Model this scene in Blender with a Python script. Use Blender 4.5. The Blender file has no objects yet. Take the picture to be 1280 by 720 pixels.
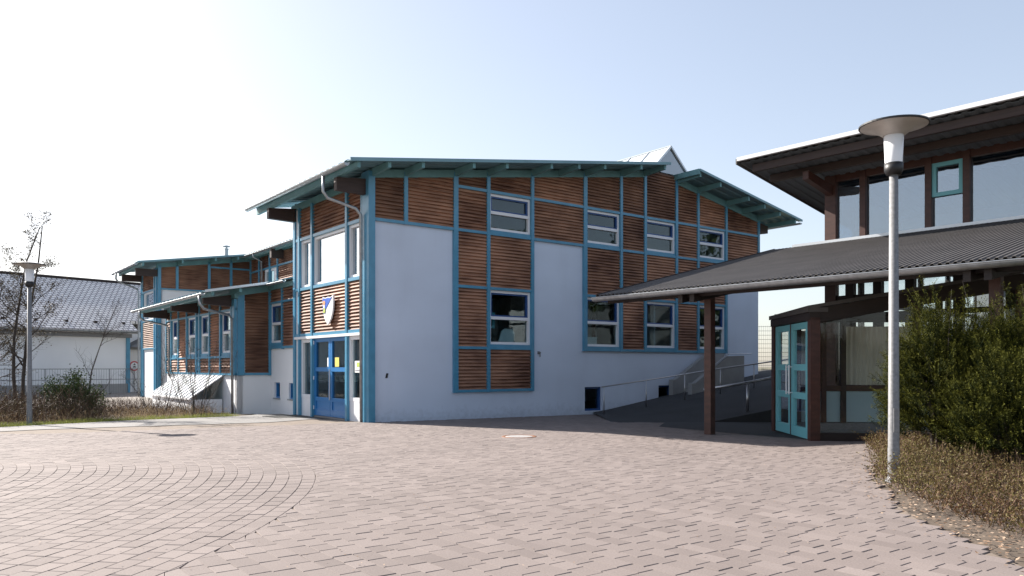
import bpy, math, random
import numpy as np
from mathutils import Vector, Matrix
R = math.radians
random.seed(7)
rng = np.random.default_rng(11)
sc = bpy.context.scene
C = sc.collection

# ------------------------------------------------------------------ camera
cam_d = bpy.data.cameras.new('camera')
cam = bpy.data.objects.new('camera', cam_d); C.objects.link(cam)
cam.location = (0, 0, 1.45); cam.rotation_euler = (R(90), 0, 0)
cam_d.sensor_width = 36; cam_d.lens = 973 / 1280 * 36
cam_d.shift_y = 98 / 1280
cam_d.clip_start = .05; cam_d.clip_end = 3000
sc.camera = cam

# ------------------------------------------------------------------ sky, sun, exposure
SUN_AZ = math.atan2(-.82, .572); SUN_EL = R(31.5)
w = bpy.data.worlds.new('World'); sc.world = w; w.use_nodes = True
nt = w.node_tree; bg = nt.nodes['Background']
sky = nt.nodes.new('ShaderNodeTexSky'); sky.sky_type = 'NISHITA'; sky.sun_disc = False
sky.sun_elevation = SUN_EL; sky.sun_rotation = SUN_AZ
sky.altitude = 300; sky.air_density = 1.0; sky.dust_density = 1.5; sky.ozone_density = 2.0
hs = nt.nodes.new('ShaderNodeHueSaturation'); hs.inputs['Saturation'].default_value = .88
gm = nt.nodes.new('ShaderNodeGamma'); gm.inputs[1].default_value = .65                  # hazy spring sky: a softer fall from the sun side to the far side
tn = nt.nodes.new('ShaderNodeVectorMath'); tn.operation = 'MULTIPLY'; tn.inputs[1].default_value = (1, .965, .96)
nt.links.new(sky.outputs[0], hs.inputs['Color']); nt.links.new(hs.outputs[0], gm.inputs[0]); nt.links.new(gm.outputs[0], tn.inputs[0])
nt.links.new(tn.outputs[0], bg.inputs[0]); bg.inputs[1].default_value = .15
sd = bpy.data.lights.new('sun', 'SUN'); sd.energy = 5.0; sd.angle = R(.5); sd.color = (1, .94, .86)
so = bpy.data.objects.new('sun', sd); C.objects.link(so)
dirv = Vector((math.sin(SUN_AZ) * math.cos(SUN_EL), math.cos(SUN_AZ) * math.cos(SUN_EL), math.sin(SUN_EL)))
so.rotation_euler = dirv.to_track_quat('Z', 'Y').to_euler(); so.location = (-20, 15, 20)
vs = sc.view_settings; vs.view_transform = 'Standard'; vs.look = 'None'; vs.gamma = 1; vs.use_curve_mapping = False
vs.exposure = 1.34

# ------------------------------------------------------------------ materials
M = {}
def mat(name, col, rough=.6, metal=0, noise=None, bump=None, spec=.5):
    m = bpy.data.materials.new(name); m.use_nodes = True
    n = m.node_tree.nodes; l = m.node_tree.links; b = n['Principled BSDF']
    b.inputs['Base Color'].default_value = (*col, 1); b.inputs['Roughness'].default_value = rough
    b.inputs['Metallic'].default_value = metal; b.inputs['Specular IOR Level'].default_value = spec
    geo = n.new('ShaderNodeNewGeometry')
    if noise:                                   # (scale vector, amount, detail): mottled variation of the paint itself
        mp = n.new('ShaderNodeMapping'); mp.inputs['Scale'].default_value = noise[0]
        l.new(geo.outputs['Position'], mp.inputs[0])
        t = n.new('ShaderNodeTexNoise'); t.inputs['Scale'].default_value = 1; t.inputs['Detail'].default_value = 6
        l.new(mp.outputs[0], t.inputs[0])
        mr = n.new('ShaderNodeMapRange'); mr.inputs[1].default_value = .25; mr.inputs[2].default_value = .75
        mr.inputs[3].default_value = 1 - noise[1]; mr.inputs[4].default_value = 1 + noise[1]
        l.new(t.outputs[0], mr.inputs[0])
        mx = n.new('ShaderNodeVectorMath'); mx.operation = 'SCALE'; mx.inputs[0].default_value = col
        l.new(mr.outputs[0], mx.inputs['Scale']); l.new(mx.outputs[0], b.inputs['Base Color'])
    if bump:
        t = n.new('ShaderNodeTexNoise'); t.inputs['Scale'].default_value = bump[0]; t.inputs['Detail'].default_value = 4
        l.new(geo.outputs['Position'], t.inputs[0])
        bp = n.new('ShaderNodeBump'); bp.inputs['Strength'].default_value = bump[1]; bp.inputs['Distance'].default_value = .01
        l.new(t.outputs[0], bp.inputs['Height']); l.new(bp.outputs[0], b.inputs['Normal'])
    M[name] = m
    return m
def glass(name, tint, refl):
    m = bpy.data.materials.new(name); m.use_nodes = True
    n = m.node_tree.nodes; l = m.node_tree.links; n.remove(n['Principled BSDF'])
    out = n['Material Output']
    tr = n.new('ShaderNodeBsdfTransparent'); tr.inputs[0].default_value = (*tint, 1)
    gl = n.new('ShaderNodeBsdfGlossy'); gl.inputs['Roughness'].default_value = .015; gl.inputs[0].default_value = (.95, .98, 1, 1)
    geo = n.new('ShaderNodeNewGeometry')
    dt = n.new('ShaderNodeVectorMath'); dt.operation = 'DOT_PRODUCT'; l.new(geo.outputs['Normal'], dt.inputs[0]); l.new(geo.outputs['Incoming'], dt.inputs[1])
    ab = n.new('ShaderNodeMath'); ab.operation = 'ABSOLUTE'; l.new(dt.outputs['Value'], ab.inputs[0])
    om = n.new('ShaderNodeMath'); om.operation = 'SUBTRACT'; om.inputs[0].default_value = 1; l.new(ab.outputs[0], om.inputs[1])
    fr = n.new('ShaderNodeMath'); fr.operation = 'POWER'; fr.inputs[1].default_value = 5; l.new(om.outputs[0], fr.inputs[0])
    t = n.new('ShaderNodeTexNoise'); t.inputs['Scale'].default_value = 1.3; l.new(geo.outputs['Position'], t.inputs[0])
    bp = n.new('ShaderNodeBump'); bp.inputs['Strength'].default_value = .04; bp.inputs['Distance'].default_value = .1
    l.new(t.outputs[0], bp.inputs['Height']); l.new(bp.outputs[0], gl.inputs['Normal'])
    mr = n.new('ShaderNodeMapRange'); mr.inputs[1].default_value = 0; mr.inputs[2].default_value = 1
    mr.inputs[3].default_value = refl; mr.inputs[4].default_value = 1
    l.new(fr.outputs[0], mr.inputs[0])
    mx = n.new('ShaderNodeMixShader'); l.new(mr.outputs[0], mx.inputs[0]); l.new(tr.outputs[0], mx.inputs[1]); l.new(gl.outputs[0], mx.inputs[2])
    l.new(mx.outputs[0], out.inputs[0]); M[name] = m
def tinted(name, c0, c1, rough=.7, transl=0.):
    """colour varies per piece through the 'tint' attribute (0..1)"""
    m = bpy.data.materials.new(name); m.use_nodes = True
    n = m.node_tree.nodes; l = m.node_tree.links; b = n['Principled BSDF']
    b.inputs['Roughness'].default_value = rough; b.inputs['Specular IOR Level'].default_value = .3
    a = n.new('ShaderNodeAttribute'); a.attribute_name = 'tint'
    r = n.new('ShaderNodeValToRGB'); r.color_ramp.elements[0].color = (*c0, 1); r.color_ramp.elements[1].color = (*c1, 1)
    l.new(a.outputs['Fac'], r.inputs[0]); l.new(r.outputs[0], b.inputs['Base Color'])
    if transl:
        t = n.new('ShaderNodeBsdfTranslucent'); l.new(r.outputs[0], t.inputs[0])
        mx = n.new('ShaderNodeMixShader'); mx.inputs[0].default_value = transl
        l.new(b.outputs[0], mx.inputs[1]); l.new(t.outputs[0], mx.inputs[2]); l.new(mx.outputs[0], n['Material Output'].inputs[0])
    M[name] = m
    return m

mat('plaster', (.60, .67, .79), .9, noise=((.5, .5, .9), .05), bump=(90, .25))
m = M['plaster']; n = m.node_tree.nodes; l = m.node_tree.links; b = n['Principled BSDF']
src = b.inputs['Base Color'].links[0].from_socket; geo = n.new('ShaderNodeNewGeometry')
mp = n.new('ShaderNodeMapping'); mp.inputs['Scale'].default_value = (1.3, 1.3, .22); l.new(geo.outputs['Position'], mp.inputs[0])
t = n.new('ShaderNodeTexNoise'); t.inputs['Scale'].default_value = 1; t.inputs['Detail'].default_value = 5; l.new(mp.outputs[0], t.inputs[0])
r1 = n.new('ShaderNodeMapRange'); r1.inputs[1].default_value = .52; r1.inputs[2].default_value = .8; r1.inputs[3].default_value = 1; r1.inputs[4].default_value = .93; l.new(t.outputs[0], r1.inputs[0])
sp = n.new('ShaderNodeSeparateXYZ'); l.new(geo.outputs['Position'], sp.inputs[0])
t2 = n.new('ShaderNodeTexNoise'); t2.inputs['Scale'].default_value = 7; t2.inputs['Detail'].default_value = 6; l.new(geo.outputs['Position'], t2.inputs[0])
ad = n.new('ShaderNodeMath'); ad.operation = 'MULTIPLY_ADD'; ad.inputs[1].default_value = .9; l.new(t2.outputs[0], ad.inputs[0]); l.new(sp.outputs[2], ad.inputs[2])
r2 = n.new('ShaderNodeMapRange'); r2.inputs[1].default_value = .10; r2.inputs[2].default_value = .55; r2.inputs[3].default_value = .80; r2.inputs[4].default_value = 1; l.new(ad.outputs[0], r2.inputs[0])
mu = n.new('ShaderNodeMath'); mu.operation = 'MULTIPLY'; l.new(r1.outputs[0], mu.inputs[0]); l.new(r2.outputs[0], mu.inputs[1])
sv = n.new('ShaderNodeVectorMath'); sv.operation = 'SCALE'; l.new(src, sv.inputs[0]); l.new(mu.outputs[0], sv.inputs['Scale']); l.new(sv.outputs[0], b.inputs['Base Color'])
def larch(name, c0, c1):
    m = mat(name, c0, .75); n = m.node_tree.nodes; l = m.node_tree.links; b = n['Principled BSDF']
    geo = n.new('ShaderNodeNewGeometry'); mp = n.new('ShaderNodeMapping'); mp.inputs['Scale'].default_value = (1.2, 1.2, 22)
    l.new(geo.outputs['Position'], mp.inputs[0]); t = n.new('ShaderNodeTexNoise'); t.inputs['Scale'].default_value = 1; t.inputs['Detail'].default_value = 5
    l.new(mp.outputs[0], t.inputs[0])
    t2 = n.new('ShaderNodeTexNoise'); t2.inputs['Scale'].default_value = .7; l.new(geo.outputs['Position'], t2.inputs[0])
    ad = n.new('ShaderNodeMath'); ad.operation = 'ADD'; l.new(t.outputs[0], ad.inputs[0]); l.new(t2.outputs[0], ad.inputs[1])
    r = n.new('ShaderNodeValToRGB'); r.color_ramp.elements[0].position = .75; r.color_ramp.elements[1].position = 1.25
    mr = n.new('ShaderNodeMath'); mr.operation = 'MULTIPLY'; mr.inputs[1].default_value = .8; l.new(ad.outputs[0], mr.inputs[0])
    r.color_ramp.elements[0].position = .6; r.color_ramp.elements[1].position = 1.0
    r.color_ramp.elements[0].color = (*c0, 1); r.color_ramp.elements[1].color = (*c1, 1)
    l.new(mr.outputs[0], r.inputs[0])
    oi = n.new('ShaderNodeObjectInfo'); pr = n.new('ShaderNodeMapRange'); pr.inputs[3].default_value = .68; pr.inputs[4].default_value = 1.22; l.new(oi.outputs['Random'], pr.inputs[0])   # each panel weathered its own way
    sv = n.new('ShaderNodeVectorMath'); sv.operation = 'SCALE'; l.new(r.outputs[0], sv.inputs[0]); l.new(pr.outputs[0], sv.inputs['Scale']); l.new(sv.outputs[0], b.inputs['Base Color'])
larch('larch', (.105, .044, .026), (.40, .21, .13))
mat('teal', (.078, .26, .40), .3, noise=((3, 3, 3), .12))
mat('teal_beam', (.13, .28, .30), .55, noise=((3, 3, 3), .15))
mat('teal_light', (.15, .43, .48), .4)
mat('blue', (.025, .17, .42), .35)
mat('navy', (.02, .07, .22), .4)
mat('white', (.78, .78, .80), .45)
mat('zinc', (.36, .38, .40), .4, .7, noise=((8, 8, 8), .2))
mat('galv', (.20, .20, .205), .6, .2, noise=((25, 25, 25), .25))
mat('roofmetal', (.16, .28, .32), .45, .2, noise=((1, 1, 1), .15))
mat('glulam', (.042, .024, .02), .6, noise=((2, 2, 20), .25))
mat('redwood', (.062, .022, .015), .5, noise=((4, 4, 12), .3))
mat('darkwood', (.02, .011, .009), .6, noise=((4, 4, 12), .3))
mat('soffit', (.11, .12, .13), .6, .1)
mat('brownroof', (.078, .071, .069), .65, .0, noise=((1.5, 1.5, 1.5), .2))
mat('flash', (.62, .64, .66), .35, .4)
mat('steel', (.5, .5, .52), .3, .9)
mat('black', (.012, .012, .014), .5)
mat('concrete', (.30, .30, .30), .9, noise=((1.5, 1.5, 1.5), .15), bump=(40, .3))
mat('pale_concrete', (.215, .203, .195), .9, noise=((.9, .9, .9), .1), bump=(60, .3))
mat('asphalt', (.036, .036, .039), .9, noise=((1.2, 1.2, 1.2), .2), bump=(120, .5))
mat('sand', (.185, .145, .115), .95, noise=((6, 6, 6), .25))
mat('soil', (.10, .075, .055), 1, noise=((3, 3, 3), .4), bump=(14, .8))
mat('gravel', (.25, .22, .195), 1, noise=((12, 12, 12), .5), bump=(20, 1))
mat('ground', (.12, .11, .07), 1, noise=((.6, .6, .6), .35))
mat('interior', (.42, .43, .44), .9, noise=((1, 1, 1), .1))
mat('interior_floor', (.16, .15, .14), .7)
mat('house_wall', (.82, .82, .83), .9, noise=((.4, .4, .4), .05))
mat('lampcap', (.46, .44, .42), .5, .3, noise=((6, 6, 6), .15))
mat('lampglass', (.82, .83, .85), .25)
mat('bark', (.06, .048, .04), .9, noise=((8, 8, 8), .4))
mat('curtain', (.72, .70, .60), .9, noise=((1, 1, 1), .08))
mat('paleblue', (.42, .55, .58), .6)
mat('fence', (.03, .06, .05), .5)
mat('yellow', (.75, .62, .12), .6); mat('paper', (.8, .8, .78), .7); mat('ink', (.25, .25, .28), .7)
mat('red', (.5, .03, .04), .5); mat('shieldblue', (.03, .12, .55), .4); mat('orange', (.75, .32, .14), .5); mat('lime', (.45, .55, .10), .5)
mat('grate', (.06, .058, .055), .6, .2)
mat('iron', (.42, .40, .39), .6, .3, noise=((20, 20, 20), .2)); mat('rust', (.20, .085, .04), .8)
mat('clearroof', (.66, .68, .70), .25, .0)
glass('glass', (.72, .82, .84), .045)
glass('glass_coated', (.50, .60, .68), .27)
glass('glass_clear', (.95, .97, .97), .035)
glass('glass_front', (.50, .60, .68), .48)
tinted('paver', (.172, .141, .130), (.236, .196, .181), .85)
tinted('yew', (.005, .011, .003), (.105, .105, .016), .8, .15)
M['yew'].node_tree.nodes['Principled BSDF'].inputs['Specular IOR Level'].default_value = .08
tinted('evergreen', (.02, .035, .012), (.075, .11, .03), .6, .25)
tinted('cotoneaster', (.10, .047, .028), (.175, .16, .048), .65, .3)
tinted('twig', (.05, .032, .024), (.19, .115, .075), .8)
tinted('drygrass', (.16, .10, .06), (.42, .33, .20), .8, .3)
tinted('grassgreen', (.13, .17, .03), (.34, .36, .08), .7, .35)
tinted('litter', (.16, .09, .05), (.40, .30, .22), .8)
tinted('budleaf', (.03, .022, .015), (.10, .08, .04), .7, .2)
def tiles():
    m = mat('tiles', (.46, .45, .45), .35); n = m.node_tree.nodes; l = m.node_tree.links; b = n['Principled BSDF']
    tc = n.new('ShaderNodeAttribute'); tc.attribute_name = 'uvpos'
    br = n.new('ShaderNodeTexBrick'); br.inputs['Scale'].default_value = 1; br.inputs['Brick Width'].default_value = .36; br.inputs['Row Height'].default_value = .31
    br.inputs['Mortar Size'].default_value = .045; br.inputs['Mortar Smooth'].default_value = .3
    br.inputs['Color1'].default_value = (.86, .81, .76, 1); br.inputs['Color2'].default_value = (.74, .69, .65, 1); br.inputs['Mortar'].default_value = (.14, .12, .12, 1)
    l.new(tc.outputs['Vector'], br.inputs['Vector']); l.new(br.outputs[0], b.inputs['Base Color'])
tiles()

# paver noise: fine speckle multiplied over the per-stone tint, and soft stains with a shape of their own
m = M['paver']; n = m.node_tree.nodes; l = m.node_tree.links; b = n['Principled BSDF']
src = b.inputs['Base Color'].links[0].from_socket
geo = n.new('ShaderNodeNewGeometry')
t1 = n.new('ShaderNodeTexNoise'); t1.inputs['Scale'].default_value = 70; t1.inputs['Detail'].default_value = 3
t2 = n.new('ShaderNodeTexNoise'); t2.inputs['Scale'].default_value = .55; t2.inputs['Detail'].default_value = 5
for t in (t1, t2): l.new(geo.outputs['Position'], t.inputs[0])
ma = n.new('ShaderNodeMapRange'); ma.inputs[1].default_value = .3; ma.inputs[2].default_value = .7; ma.inputs[3].default_value = .88; ma.inputs[4].default_value = 1.1
mb_ = n.new('ShaderNodeMapRange'); mb_.inputs[1].default_value = .3; mb_.inputs[2].default_value = .7; mb_.inputs[3].default_value = .90; mb_.inputs[4].default_value = 1.06
l.new(t1.outputs[0], ma.inputs[0]); l.new(t2.outputs[0], mb_.inputs[0])
mm = n.new('ShaderNodeMath'); mm.operation = 'MULTIPLY'; l.new(ma.outputs[0], mm.inputs[0]); l.new(mb_.outputs[0], mm.inputs[1])
sv = n.new('ShaderNodeVectorMath'); sv.operation = 'SCALE'; l.new(src, sv.inputs[0]); l.new(mm.outputs[0], sv.inputs['Scale']); l.new(sv.outputs[0], b.inputs['Base Color'])

# ------------------------------------------------------------------ building blocks
Z = Vector((0, 0, 1))
class Fr:
    """wall frame: s along the wall, z up, d outwards"""
    def __init__(s, o, a, n): s.o = Vector(o); s.a = Vector(a).normalized(); s.n = Vector(n).normalized()
    def p(s, x, z, d): return s.o + s.a * x + Z * z + s.n * d
class MB:
    def __init__(s): s.v = []; s.f = []
    def hexa(s, P):                      # P: bottom 4, top 4
        k = len(s.v); s.v += [Vector(p) for p in P]
        s.f += [(k, k+3, k+2, k+1), (k+4, k+5, k+6, k+7), (k, k+1, k+5, k+4), (k+1, k+2, k+6, k+5), (k+2, k+3, k+7, k+6), (k+3, k, k+4, k+7)]
        return s
    def box(s, x0, x1, y0, y1, z0, z1):
        return s.hexa([(x0, y0, z0), (x1, y0, z0), (x1, y1, z0), (x0, y1, z0), (x0, y0, z1), (x1, y0, z1), (x1, y1, z1), (x0, y1, z1)])
    def fb(s, F, s0, s1, z0, z1, d0, d1):
        return s.hexa([F.p(s0, z0, d0), F.p(s1, z0, d0), F.p(s1, z0, d1), F.p(s0, z0, d1), F.p(s0, z1, d0), F.p(s1, z1, d0), F.p(s1, z1, d1), F.p(s0, z1, d1)])
    def bar(s, a, b, w, h, up=(0, 0, 1)):    # rectangular bar from a to b
        a = Vector(a); b = Vector(b); t = (b - a).normalized(); x = t.cross(Vector(up)).normalized(); y = x.cross(t)
        c = [x*(i*w/2) + y*(j*h/2) for i, j in ((-1, -1), (1, -1), (1, 1), (-1, 1))]
        return s.hexa([a + q for q in c] + [b + q for q in c])
    def quad(s, *P):
        k = len(s.v); s.v += [Vector(p) for p in P]; s.f.append(tuple(range(k, k + len(P)))); return s
    def tube(s, P, rad, n=8, cap=True):
        P = [Vector(p) for p in P]; k0 = len(s.v)
        if not hasattr(rad, '__len__'): rad = [rad] * len(P)
        up = None
        for i, p in enumerate(P):
            t = ((P[min(i+1, len(P)-1)] - P[max(i-1, 0)])).normalized()
            if up is None: up = t.orthogonal().normalized()
            x = (up - t * up.dot(t)).normalized(); y = t.cross(x); up = x
            for j in range(n):
                a = 2 * math.pi * j / n; s.v.append(p + (x * math.cos(a) + y * math.sin(a)) * rad[i])
        for i in range(len(P) - 1):
            for j in range(n):
                a = k0 + i*n + j; b = k0 + i*n + (j+1) % n
                s.f.append((a, b, b + n, a + n))
        if cap:
            s.f.append(tuple(k0 + j for j in range(n))[::-1]); s.f.append(tuple(k0 + (len(P)-1)*n + j for j in range(n)))
        return s
    def lathe(s, prof, n=32, c=(0, 0)):
        k0 = len(s.v)
        for r, z in prof:
            for j in range(n):
                a = 2*math.pi*j/n; s.v.append(Vector((c[0] + r*math.cos(a), c[1] + r*math.sin(a), z)))
        for i in range(len(prof)-1):
            for j in range(n):
                a = k0+i*n+j; b = k0+i*n+(j+1) % n; s.f.append((a, b, b+n, a+n))
        return s
    def build(s, name, m, parent=None, smooth=False):
        me = bpy.data.meshes.new(name)
        me.from_pydata([tuple(v) for v in s.v], [], s.f); me.materials.append(M[m])
        if smooth:
            for p in me.polygons: p.use_smooth = True
        o = bpy.data.objects.new(name, me); C.objects.link(o)
        if parent: o.parent = parent
        return o
def tag(o, label=None, cat=None, group=None, kind=None):
    if label: o['label'] = label
    if cat: o['category'] = cat
    if group: o['group'] = group
    if kind: o['kind'] = kind
    return o
def empty(name, loc, rz, label, cat, group=None):
    o = bpy.data.objects.new(name, None); C.objects.link(o); o.location = loc; o.rotation_euler = (0, 0, rz)
    o.empty_display_size = .3
    return tag(o, label, cat, group)
def lone(o, label, cat, group=None, kind=None, rz=0, frame=None):
    """give a one-mesh thing an origin at its own base; frame = matrix its vertices were written in"""
    if frame: o.data.transform(frame)
    vs_ = [v.co for v in o.data.vertices]
    c = Vector((sum(v.x for v in vs_)/len(vs_), sum(v.y for v in vs_)/len(vs_), min(v.z for v in vs_)))
    o.data.transform(Matrix.Translation(-c)); o.location = c
    return tag(o, label, cat, group, kind)
def arrays(name, quads, m, parent=None, tint=None, nv=4):
    """mesh from a numpy array (N, nv, 3) of separate small faces"""
    q = np.asarray(quads, dtype=np.float32); N = len(q)
    me = bpy.data.meshes.new(name)
    me.vertices.add(N*nv); me.vertices.foreach_set('co', q.reshape(-1))
    me.loops.add(N*nv); me.loops.foreach_set('vertex_index', np.arange(N*nv, dtype=np.int32))
    me.polygons.add(N); me.polygons.foreach_set('loop_start', np.arange(0, N*nv, nv, dtype=np.int32))
    me.update(calc_edges=True)
    if tint is not None:
        a = me.attributes.new('tint', 'FLOAT', 'FACE'); a.data.foreach_set('value', np.asarray(tint, dtype=np.float32))
    me.materials.append(M[m]); me.validate()
    o = bpy.data.objects.new(name, me); C.objects.link(o)
    if parent: o.parent = parent
    return o

OX, OY = -4.24, 23.3; A1 = math.atan2(.605, .796)
B1 = Matrix.Translation((OX, OY, 0)) @ Matrix.Rotation(A1, 4, 'Z')          # main hall frame: u along the shaded wall, v back along the entrance front
A2 = math.atan2(.653, .757)
B2 = Matrix.Translation((3.94, 17.6, 0)) @ Matrix.Rotation(A2, 4, 'Z')      # brown school frame
def gz(x, y): return -.017 * max(0, min(y, 34) - 10)

# ------------------------------------------------------------------ ground
def edge_ok(x, y): return True
PLAZA = [(-22, 9), (-15.3, 18.3), (-13.78, 20.95), (-13.40, 21.75), (-12.19, 24.2), (-9.57, 27.4), (-9.3, 28.9), (-2.6, 33.5), (20, 44), (20, 17), (8.0, 15.6), (7.2, 15.4), (5.75, 12.2), (4.95, 10.7), (4.2, 8.8), (3.85, 7.35), (3.72, 5.7), (3.9, 3), (4.4, -6), (-22, -6)]
def inside(poly, x, y):
    c = False; j = len(poly) - 1
    for i in range(len(poly)):
        xi, yi = poly[i]; xj, yj = poly[j]
        if (yi > y) != (yj > y) and x < (xj-xi)*(y-yi)/(yj-yi)+xi: c = not c
        j = i
    return c
def sheet(name, x0, x1, y0, y1, nx, ny, fz, m, label=None):
    b = MB()
    for j in range(ny+1):
        for i in range(nx+1):
            x = x0+(x1-x0)*i/nx; y = y0+(y1-y0)*j/ny; b.v.append(Vector((x, y, fz(x, y))))
    for j in range(ny):
        for i in range(nx):
            a = j*(nx+1)+i; b.f.append((a, a+1, a+nx+2, a+nx+1))
    return tag(b.build(name, m, smooth=True), kind='structure')
sheet('ground', -700, 700, -300, 1100, 140, 140, lambda x, y: -.62, 'ground')
def bedz(x, y): return gz(x, y) - .05 + .05 * math.sin(x*1.7) * math.sin(y*1.3)
# joint bed of the paved square, 12 mm below the stone faces
from mathutils.geometry import tessellate_polygon
def flat_poly(name, poly, off, m, kind='structure'):
    tri = tessellate_polygon([[Vector((x, y, 0)) for x, y in poly]])
    b = MB(); b.v = [Vector((x, y, gz(x, y) + off)) for x, y in poly]; b.f = [tuple(t) for t in tri]
    o = b.build(name, m); tag(o, kind=kind); return o
def strip_sheet(name, poly, off, m, step=1.0):
    """flat polygon cut into rows so that it follows the fall of the ground"""
    import bmesh
    bm = bmesh.new(); bm.faces.new([bm.verts.new((x, y, 0)) for x, y in poly])
    ys = [p[1] for p in poly]
    y = 10.0
    for y in (10.0, 34.0):
        if min(ys) < y < max(ys):
            bmesh.ops.bisect_plane(bm, geom=bm.verts[:]+bm.edges[:]+bm.faces[:], plane_co=(0, y, 0), plane_no=(0, 1, 0))
    bmesh.ops.triangulate(bm, faces=bm.faces[:])
    for v in bm.verts: v.co.z = gz(v.co.x, v.co.y) + off
    me = bpy.data.meshes.new(name); bm.to_mesh(me); bm.free(); me.materials.append(M[m])
    o = bpy.data.objects.new(name, me); C.objects.link(o); return tag(o, kind='structure')
strip_sheet('paving_bed', PLAZA, -.010, 'sand')

CX, CY, CR = -13.22, 7.55, 10.97
PATH = [(-15.3, 18.3), (-13.78, 20.95), (-13.40, 21.75), (-12.19, 24.2), (-9.57, 27.4), (-9.3, 28.9), (-8.2, 28.3), (-6.3, 25.6), (-7.28, 23.3), (-10.29, 21.3), (-12.08, 20.0), (-14.0, 17.2)]
def pave():
    V = []; T = []
    d1 = np.array([math.cos(A1), math.sin(A1)]); d2 = np.array([-d1[1], d1[0]])
    def stone(c):             # c: 4 corners ccw (x,y)
        c = np.array(c); m = c.mean(0)
        if not inside(PLAZA, *m): return
        if inside(PATH, *m): return
        u = (m - (OX, OY)) @ d1; v = (m - (OX, OY)) @ d2
        if v > -.02 and u > -.1: return
        if m[1] < 1.5 or m[0] > 13: return
        if m[1] > 23.3 and m[0] > 3.2: return
        dz = rng.normal(0, .0009); tx, ty = rng.normal(0, .005, 2)
        g = .0010 + abs(rng.normal(0, .0010)); ch = .005
        e = c - m
        L = np.linalg.norm(e, axis=1, keepdims=True)
        o = m + e * (1 - g*1.4/L); i_ = m + e * (1 - (g + ch)*1.4/L)
        def z(p, off): return np.c_[p, [gz(*q) + dz + tx*(q[0]-m[0]) + ty*(q[1]-m[1]) + off for q in p]]
        top = z(i_, 0); mid = z(o, -.005); bot = z(o, -.022)
        V.append(top)
        for a in range(4):
            b = (a+1) % 4
            V.append(np.array([mid[a], mid[b], top[b], top[a]])); V.append(np.array([bot[a], bot[b], mid[b], mid[a]]))
        t = rng.beta(2.5, 2.5); T.extend([t]*9)
    W, L = .168, .262
    for i in range(-140, 110):
        off = rng.uniform(-.02, .02) + (L/2 if i % 2 else 0)
        vv = -29.0 + off + rng.uniform(0, .12)
        while vv < .1:
            Lj = rng.choice([.20, .25, .25, .30]) + rng.uniform(-.003, .003); v0 = vv; vv += Lj
            u0 = i*W
            cs = [np.array((OX, OY)) + d1*a + d2*b for a, b in ((u0, v0), (u0+W, v0), (u0+W, v0+Lj), (u0, v0+Lj))]
            m = sum(cs)/4
            if not (-17 < m[0] < 13 and 1.5 < m[1] < 30): continue
            rr = [math.hypot(p[0]-CX, p[1]-CY) for p in cs]
            if min(rr) < CR:
                if max(rr) < CR + .02: continue
                # stones cut along the ring: push the inner corners out to it
                cs = [p if r > CR else np.array((CX, CY)) + (p - (CX, CY)) * (CR/r) for p, r in zip(cs, rr)]
                x_ = [p[0] for p in cs]; y_ = [p[1] for p in cs]
                ar = abs(sum(x_[k]*y_[(k+1) % 4]-x_[(k+1) % 4]*y_[k] for k in range(4)))/2
                if ar < .003 or min(np.linalg.norm(cs[k]-cs[(k+1) % 4]) for k in range(4)) < .008: continue
            stone(cs)
    r = CR
    while r > 5.5:
        r0 = r - W; nn = int(2*math.pi*r / .25); ph = rng.uniform(0, 6)
        for k in range(nn):
            a0 = ph + 2*math.pi*k/nn; a1 = a0 + 2*math.pi/nn
            am = (a0+a1)/2; mx, my = CX + r*math.cos(am), CY + r*math.sin(am)
            if mx < -12.8 or my < 1.5 or mx / max(my, .1) < -.80: continue
            stone([(CX+q*math.cos(t), CY+q*math.sin(t)) for q, t in ((r0, a0), (r, a0), (r, a1), (r0, a1))])
        r = r0
    o = arrays('paved_square', np.array(V), 'paver', tint=T)
    tag(o, kind='structure')
pave()
strip_sheet('footpath', PATH, .002, 'pale_concrete')
# planted strip on the left and the bed on the right
strip_sheet('planting_strip', [(-40, 8), (-22, 9), (-15.3, 18.3), (-13.78, 20.95), (-13.40, 21.75), (-12.19, 24.2), (-9.57, 27.4), (-9.3, 28.9), (-24, 50), (-70, 60)], -.03, 'soil')
def yard_z(x, y): return gz(x, y) - .02
strip_sheet('gravel_yard', [(-60, 44), (-20.5, 29.8), (-14, 33), (-22, 50), (-30, 66), (-60, 66)], -.005, 'gravel')
strip_sheet('shrub_bed', [(20, 17), (8.0, 15.6), (7.2, 15.4), (5.75, 12.2), (4.95, 10.7), (4.2, 8.8), (3.85, 7.35), (3.72, 5.7), (3.9, 3), (4.4, -6), (20, -6)], -.02, 'soil')

def rampz(x, y):
    t = min(1, max(0, (y-23.4)/4.0))
    zf = -.245 + .20*max(0, x-5.9); zr = -.25 + .172*max(0, x-3.2)
    z = zf*(1-t) + zr*t
    return min(1.28, z)
b = MB(); nx, ny = 48, 24
for j in range(ny+1):
    for i in range(nx+1):
        x = 3.0 + 22*i/nx; y = 23.4 + 14*j/ny
        b.v.append(Vector((x, y, rampz(x, y) + .012)))
for j in range(ny):
    for i in range(nx):
        a = j*(nx+1)+i; b.f.append((a, a+1, a+nx+2, a+nx+1))
k = len(b.v)
for i in range(nx+1):
    x = 3.0 + 22*i/nx; b.v.append(Vector((x, 23.4, rampz(x, 23.4)+.012))); b.v.append(Vector((x, 23.4, -.6)))
for i in range(nx): b.f.append((k+2*i, k+2*i+1, k+2*i+3, k+2*i+2))
tag(b.build('ramp', 'asphalt'), kind='structure')
strip_sheet('asphalt_strip', [(4.6, 23.35), (13, 23.35), (13, 17), (6.4, 16.4), (5.4, 18.2), (4.0, 21.2)], .006, 'asphalt')
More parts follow.
